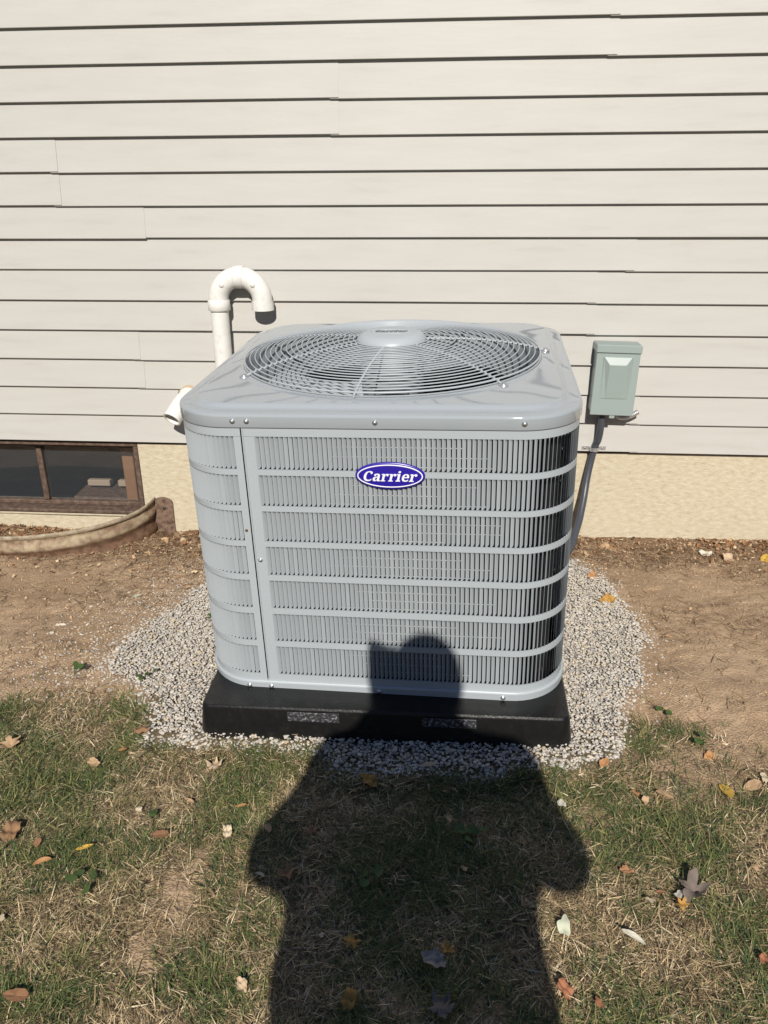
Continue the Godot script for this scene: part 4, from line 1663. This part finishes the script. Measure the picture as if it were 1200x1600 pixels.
func build_grass() -> void:
	var g := thing("green_grass", "short green grass blades of the dry lawn", "grass")
	g.set_meta("kind", "stuff")
	var h := thing("dry_grass", "matted straw coloured dead grass of the lawn", "grass")
	h.set_meta("kind", "stuff")
	var gm: Array = []
	var dm: Array = []
	for k in 5:
		gm.append(tuft_mesh(700 + k, 7, 0.015, 0.045, 0.55, 1.40, 0.0018, 0.010))
		dm.append(tuft_mesh(720 + k, 7, 0.014, 0.045, 0.9, 1.50, 0.0018, 0.013))
	var gx: Array = [[], [], [], [], []]
	var gc: Array = [[], [], [], [], []]
	var dx: Array = [[], [], [], [], []]
	var dc: Array = [[], [], [], [], []]
	for i in 120000:
		var x := rng.randfn(-0.15, 0.75)
		var z := rng.randf_range(1.22, 2.75)
		if i % 6 == 0:
			x = rng.randf_range(-3.0, 3.0)
			z = rng.randf_range(1.3, 4.0)
		var pd := poly_dist(x, z) if z < 1.8 else 1.0
		if pd < (-0.004 if z > 1.5 else 0.004) + 0.02 * n2.get_noise_2d(x * 8.0, z * 8.0):
			continue
		var l := lawn(x, z)
		if rng.randf() > l * 0.95 + 0.015:
			continue
		# green in patches
		var gn := n1.get_noise_2d(x * 3.2 + 20.0, z * 3.2) * 0.9 + n2.get_noise_2d(x * 9.0, z * 9.0 + 7.0) * 0.5
		var green := clampf(0.40 + gn * 1.6, 0.04, 1.0)
		if pd < 0.07 and z > 1.5:
			green = minf(1.0, green + 0.25)
		var k := rng.randi_range(0, 4)
		var s := rng.randf_range(0.7, 1.2)
		var t := Transform3D(Basis.from_euler(Vector3(rng.randf_range(-0.15, 0.15), rng.randf() * TAU, rng.randf_range(-0.15, 0.15))) * Basis.from_scale(Vector3(s, s * 0.85, s)), Vector3(x, ground_y(x, z), z))
		if rng.randf() < green * 0.72:
			gx[k].append(t)
			var q := rng.randf()
			gc[k].append((Color(0.095, 0.135, 0.036) if q < 0.50 else Color(0.22, 0.215, 0.075) if q < 0.80 else Color(0.055, 0.088, 0.036)) * rng.randf_range(0.75, 1.25))
		else:
			dx[k].append(t)
			var q := rng.randf()
			dc[k].append((Color(0.55, 0.415, 0.235) if q < 0.34 else Color(0.30, 0.215, 0.115) if q < 0.66 else Color(0.11, 0.08, 0.042) if q < 0.88 else Color(0.78, 0.64, 0.42)) * rng.randf_range(0.75, 1.2))
	for k in 5:
		spread(g, "blades", gm[k], M.grass, gx[k], gc[k])
		spread(h, "blades", dm[k], M.straw, dx[k], dc[k])


# ---------------------------------------------------------------- the photographer, whose shadow falls on the lawn and the unit
func build_person() -> void:
	var gy := -0.27
	var p := thing("person", "person in dark jacket standing on the lawn holding a phone up", "person", Vector3(0.03, gy, 3.39))
	var base := Vector3(0.03, gy, 3.39)
	# joints, in metres from the feet
	var J := {}
	for q in [["hip_l", -0.10, 0.88, 0.01], ["hip_r", 0.11, 0.88, 0.01], ["knee_l", -0.115, 0.48, -0.01], ["knee_r", 0.13, 0.48, -0.01], ["ank_l", -0.125, 0.085, 0.03], ["ank_r", 0.145, 0.085, 0.03], ["toe_l", -0.155, 0.035, -0.15], ["toe_r", 0.175, 0.035, -0.15], ["pelvis", 0.0, 0.94, 0.02], ["belly", -0.005, 1.08, 0.0], ["chest", 0.005, 1.25, 0.01], ["neck", 0.005, 1.42, 0.01], ["sh_l", -0.165, 1.295, 0.01], ["sh_r", 0.205, 1.305, 0.01], ["el_l", -0.285, 1.075, -0.04], ["el_r", 0.285, 1.105, -0.04], ["wr_l", -0.086, 1.300, -0.225], ["wr_r", 0.075, 1.20, -0.235]]:
		J[q[0]] = Vector3(q[1], q[2], q[3])
	var bones := [["hip_l", "knee_l", 0.100, 0.070], ["hip_r", "knee_r", 0.100, 0.070], ["knee_l", "ank_l", 0.068, 0.052], ["knee_r", "ank_r", 0.068, 0.052], ["ank_l", "toe_l", 0.048, 0.035], ["ank_r", "toe_r", 0.048, 0.035], ["sh_l", "el_l", 0.070, 0.054], ["sh_r", "el_r", 0.070, 0.054], ["el_l", "wr_l", 0.050, 0.031], ["el_r", "wr_r", 0.052, 0.036]]
	var body := func(v: Vector3) -> float:
		var d := 9.0
		for b in bones:
			var a: Vector3 = J[b[0]]
			var e: Vector3 = J[b[1]]
			if (v - (a + e) * 0.5).length_squared() > 0.16:
				continue
			d = smin(d, capsule(v, a, e, b[2], b[3]), 0.03)
		if v.y > 0.7:
			# jacket: wide, flattened front to back
			var s := Vector3(1.0, 1.0, 1.45)
			d = smin(d, capsule(v * s, Vector3(-0.095, 0.93, 0.02) * s, Vector3(-0.08, 1.25, 0.0) * s, 0.155, 0.135), 0.06)
			d = smin(d, capsule(v * s, Vector3(0.075, 0.93, 0.02) * s, Vector3(0.075, 1.27, 0.0) * s, 0.155, 0.135), 0.06)
			d = smin(d, capsule(v, J.sh_l, J.sh_r, 0.068, 0.068), 0.05)
			d = smin(d, capsule(v, J.chest, J.neck, 0.09, 0.075), 0.05)
			# collar and hood lying round the neck
			d = smin(d, capsule(v, Vector3(-0.025, 1.41, 0.03), Vector3(0.055, 1.41, 0.03), 0.068, 0.068), 0.04)
		return d
	var st := new_st()
	add_nets(st, Vector3(-0.40, -0.02, -0.34), Vector3(0.42, 1.56, 0.24), 0.022, body)
	obj("clothed_body", done(st), mat(lin(0.035, 0.04, 0.055), 0.85), p)
	var skin := mat(lin(0.46, 0.27, 0.19), 0.55)
	# head with brow, nose, ears, chin
	var hc := Vector3(0.018, 1.526, -0.005)
	var head := func(v: Vector3) -> float:
		var q := v - hc
		var d := (q * Vector3(1.34, 0.92, 1.0)).length() - 0.100
		d = smin(d, capsule(q, Vector3(0, -0.055, -0.035), Vector3(0, -0.085, -0.062), 0.050, 0.030), 0.03)
		d = smin(d, capsule(q, Vector3(0, 0.005, -0.098), Vector3(0, -0.032, -0.112), 0.007, 0.014), 0.012)
		for s in [-1.0, 1.0]:
			d = smin(d, capsule(q, Vector3(s * 0.082, 0.01, 0.01), Vector3(s * 0.082, -0.03, 0.0), 0.014, 0.010), 0.008)
			d = smin(d, capsule(q, Vector3(s * 0.015, 0.018, -0.090), Vector3(s * 0.045, 0.018, -0.078), 0.010, 0.008), 0.012)
			d = maxf(d, 0.012 - (q - Vector3(s * 0.031, 0.0, -0.098)).length())
			d = minf(d, (q - Vector3(s * 0.031, 0.0, -0.078)).length() - 0.0125)
		d = smin(d, capsule(q, Vector3(-0.018, -0.058, -0.094), Vector3(0.018, -0.058, -0.094), 0.007, 0.007), 0.008)
		return smin(d, capsule(q, Vector3(0, -0.05, 0.01), Vector3(0, -0.15, 0.015), 0.058, 0.062), 0.03)
	st = new_st()
	add_nets(st, hc + Vector3(-0.12, -0.17, -0.15), hc + Vector3(0.12, 0.13, 0.13), 0.0075, head)
	var hd := obj("head", done(st), skin, p)
	var hair := func(v: Vector3) -> float:
		var q := v - hc
		var d := ((q - Vector3(0, 0.008, 0.012)) * Vector3(1.19, 0.90, 1.0)).length() - 0.110
		return maxf(d, minf(-q.z - 0.045, 0.06 - q.y) * 0.7) if q.z < 0.0 else maxf(d, -q.y - 0.085)
	st = new_st()
	add_nets(st, hc + Vector3(-0.13, -0.12, -0.13), hc + Vector3(0.13, 0.15, 0.15), 0.009, hair)
	obj("hair", done(st), mat(lin(0.04, 0.025, 0.015), 0.7), hd)
	# hands: left steadies the phone's edge with raised fingers, right grips its side
	var hands := [
		[J.wr_l, Vector3(-0.006, 0.088, -0.012), Vector3(1, 0, 0.2), [[-0.030, 0.055, 0.066], [-0.011, 0.085, 0.064], [0.008, 0.092, 0.060], [0.027, 0.082, 0.060]], Vector3(0.05, 0.045, -0.01)],
		[J.wr_r, Vector3(-0.045, 0.065, -0.025), Vector3(0.7, 0.5, 0.1), [[-0.030, 0.075, 0.05], [-0.012, 0.080, 0.055], [0.007, 0.075, 0.052], [0.025, 0.062, 0.045]], Vector3(-0.055, 0.02, 0.01)]]
	for hnd in hands:
		var w: Vector3 = hnd[0]
		var dir: Vector3 = hnd[1].normalized()
		var across: Vector3 = (hnd[2] - dir * hnd[2].dot(dir)).normalized()
		var nrm := across.cross(dir).normalized()
		var palm := w + dir * 0.075
		var segs: Array = []
		for fg in hnd[3]:
			var a: Vector3 = w + across * (fg[0] * 0.9) + dir * 0.082
			var l: float = fg[2] * 0.5
			var b: Vector3 = a + (dir + across * fg[0] * 0.3).normalized() * l * 1.05
			var c: Vector3 = b + (dir - nrm * 0.35).normalized() * l * 0.75
			var e: Vector3 = c + (dir - nrm * 0.8).normalized() * l * 0.6
			segs.append([a, b, 0.0095, 0.0088])
			segs.append([b, c, 0.0088, 0.0080])
			segs.append([c, e, 0.0080, 0.0070])
		var t0 := w + dir * 0.03 + across * signf(hnd[4].x) * 0.028
		var t1: Vector3 = t0 + hnd[4] * 0.55
		segs.append([t0, t1, 0.014, 0.0105])
		segs.append([t1, t1 + (hnd[4] * 0.45 + dir * 0.012), 0.0105, 0.0085])
		var hf := func(v: Vector3) -> float:
			var d := capsule(v, w - dir * 0.03, w + dir * 0.02, 0.029, 0.028)
			for k in 4:
				var o: float = (k - 1.5) * 0.0185
				d = smin(d, capsule(v, w + dir * 0.015 + across * o * 0.7, w + dir * 0.080 + across * o, 0.0140, 0.0115), 0.008)
			for s in segs:
				d = smin(d, capsule(v, s[0], s[1], s[2], s[3]), 0.004)
			return d
		st = new_st()
		add_nets(st, palm - Vector3(0.10, 0.12, 0.08), palm + Vector3(0.10, 0.12, 0.08), 0.0055, hf)
		obj("hand", done(st), skin, p)
	# the phone that takes the picture
	var ph := thing("phone", "dark slim phone held up in front of the person", "phone", Vector3(-0.025, 0.925, 3.104))
	ph.rotation_degrees = Vector3(-22.0, 4.9, 0.0)
	obj("case", box_mesh(Vector3(0.074, 0.152, 0.009), 0.003), mat(lin(0.02, 0.02, 0.022), 0.4), ph)
	obj("screen", box_mesh(Vector3(0.068, 0.144, 0.0006), 0.0, Vector3(0, 0, 0.0049)), mat(lin(0.01, 0.01, 0.012), 0.1), ph)
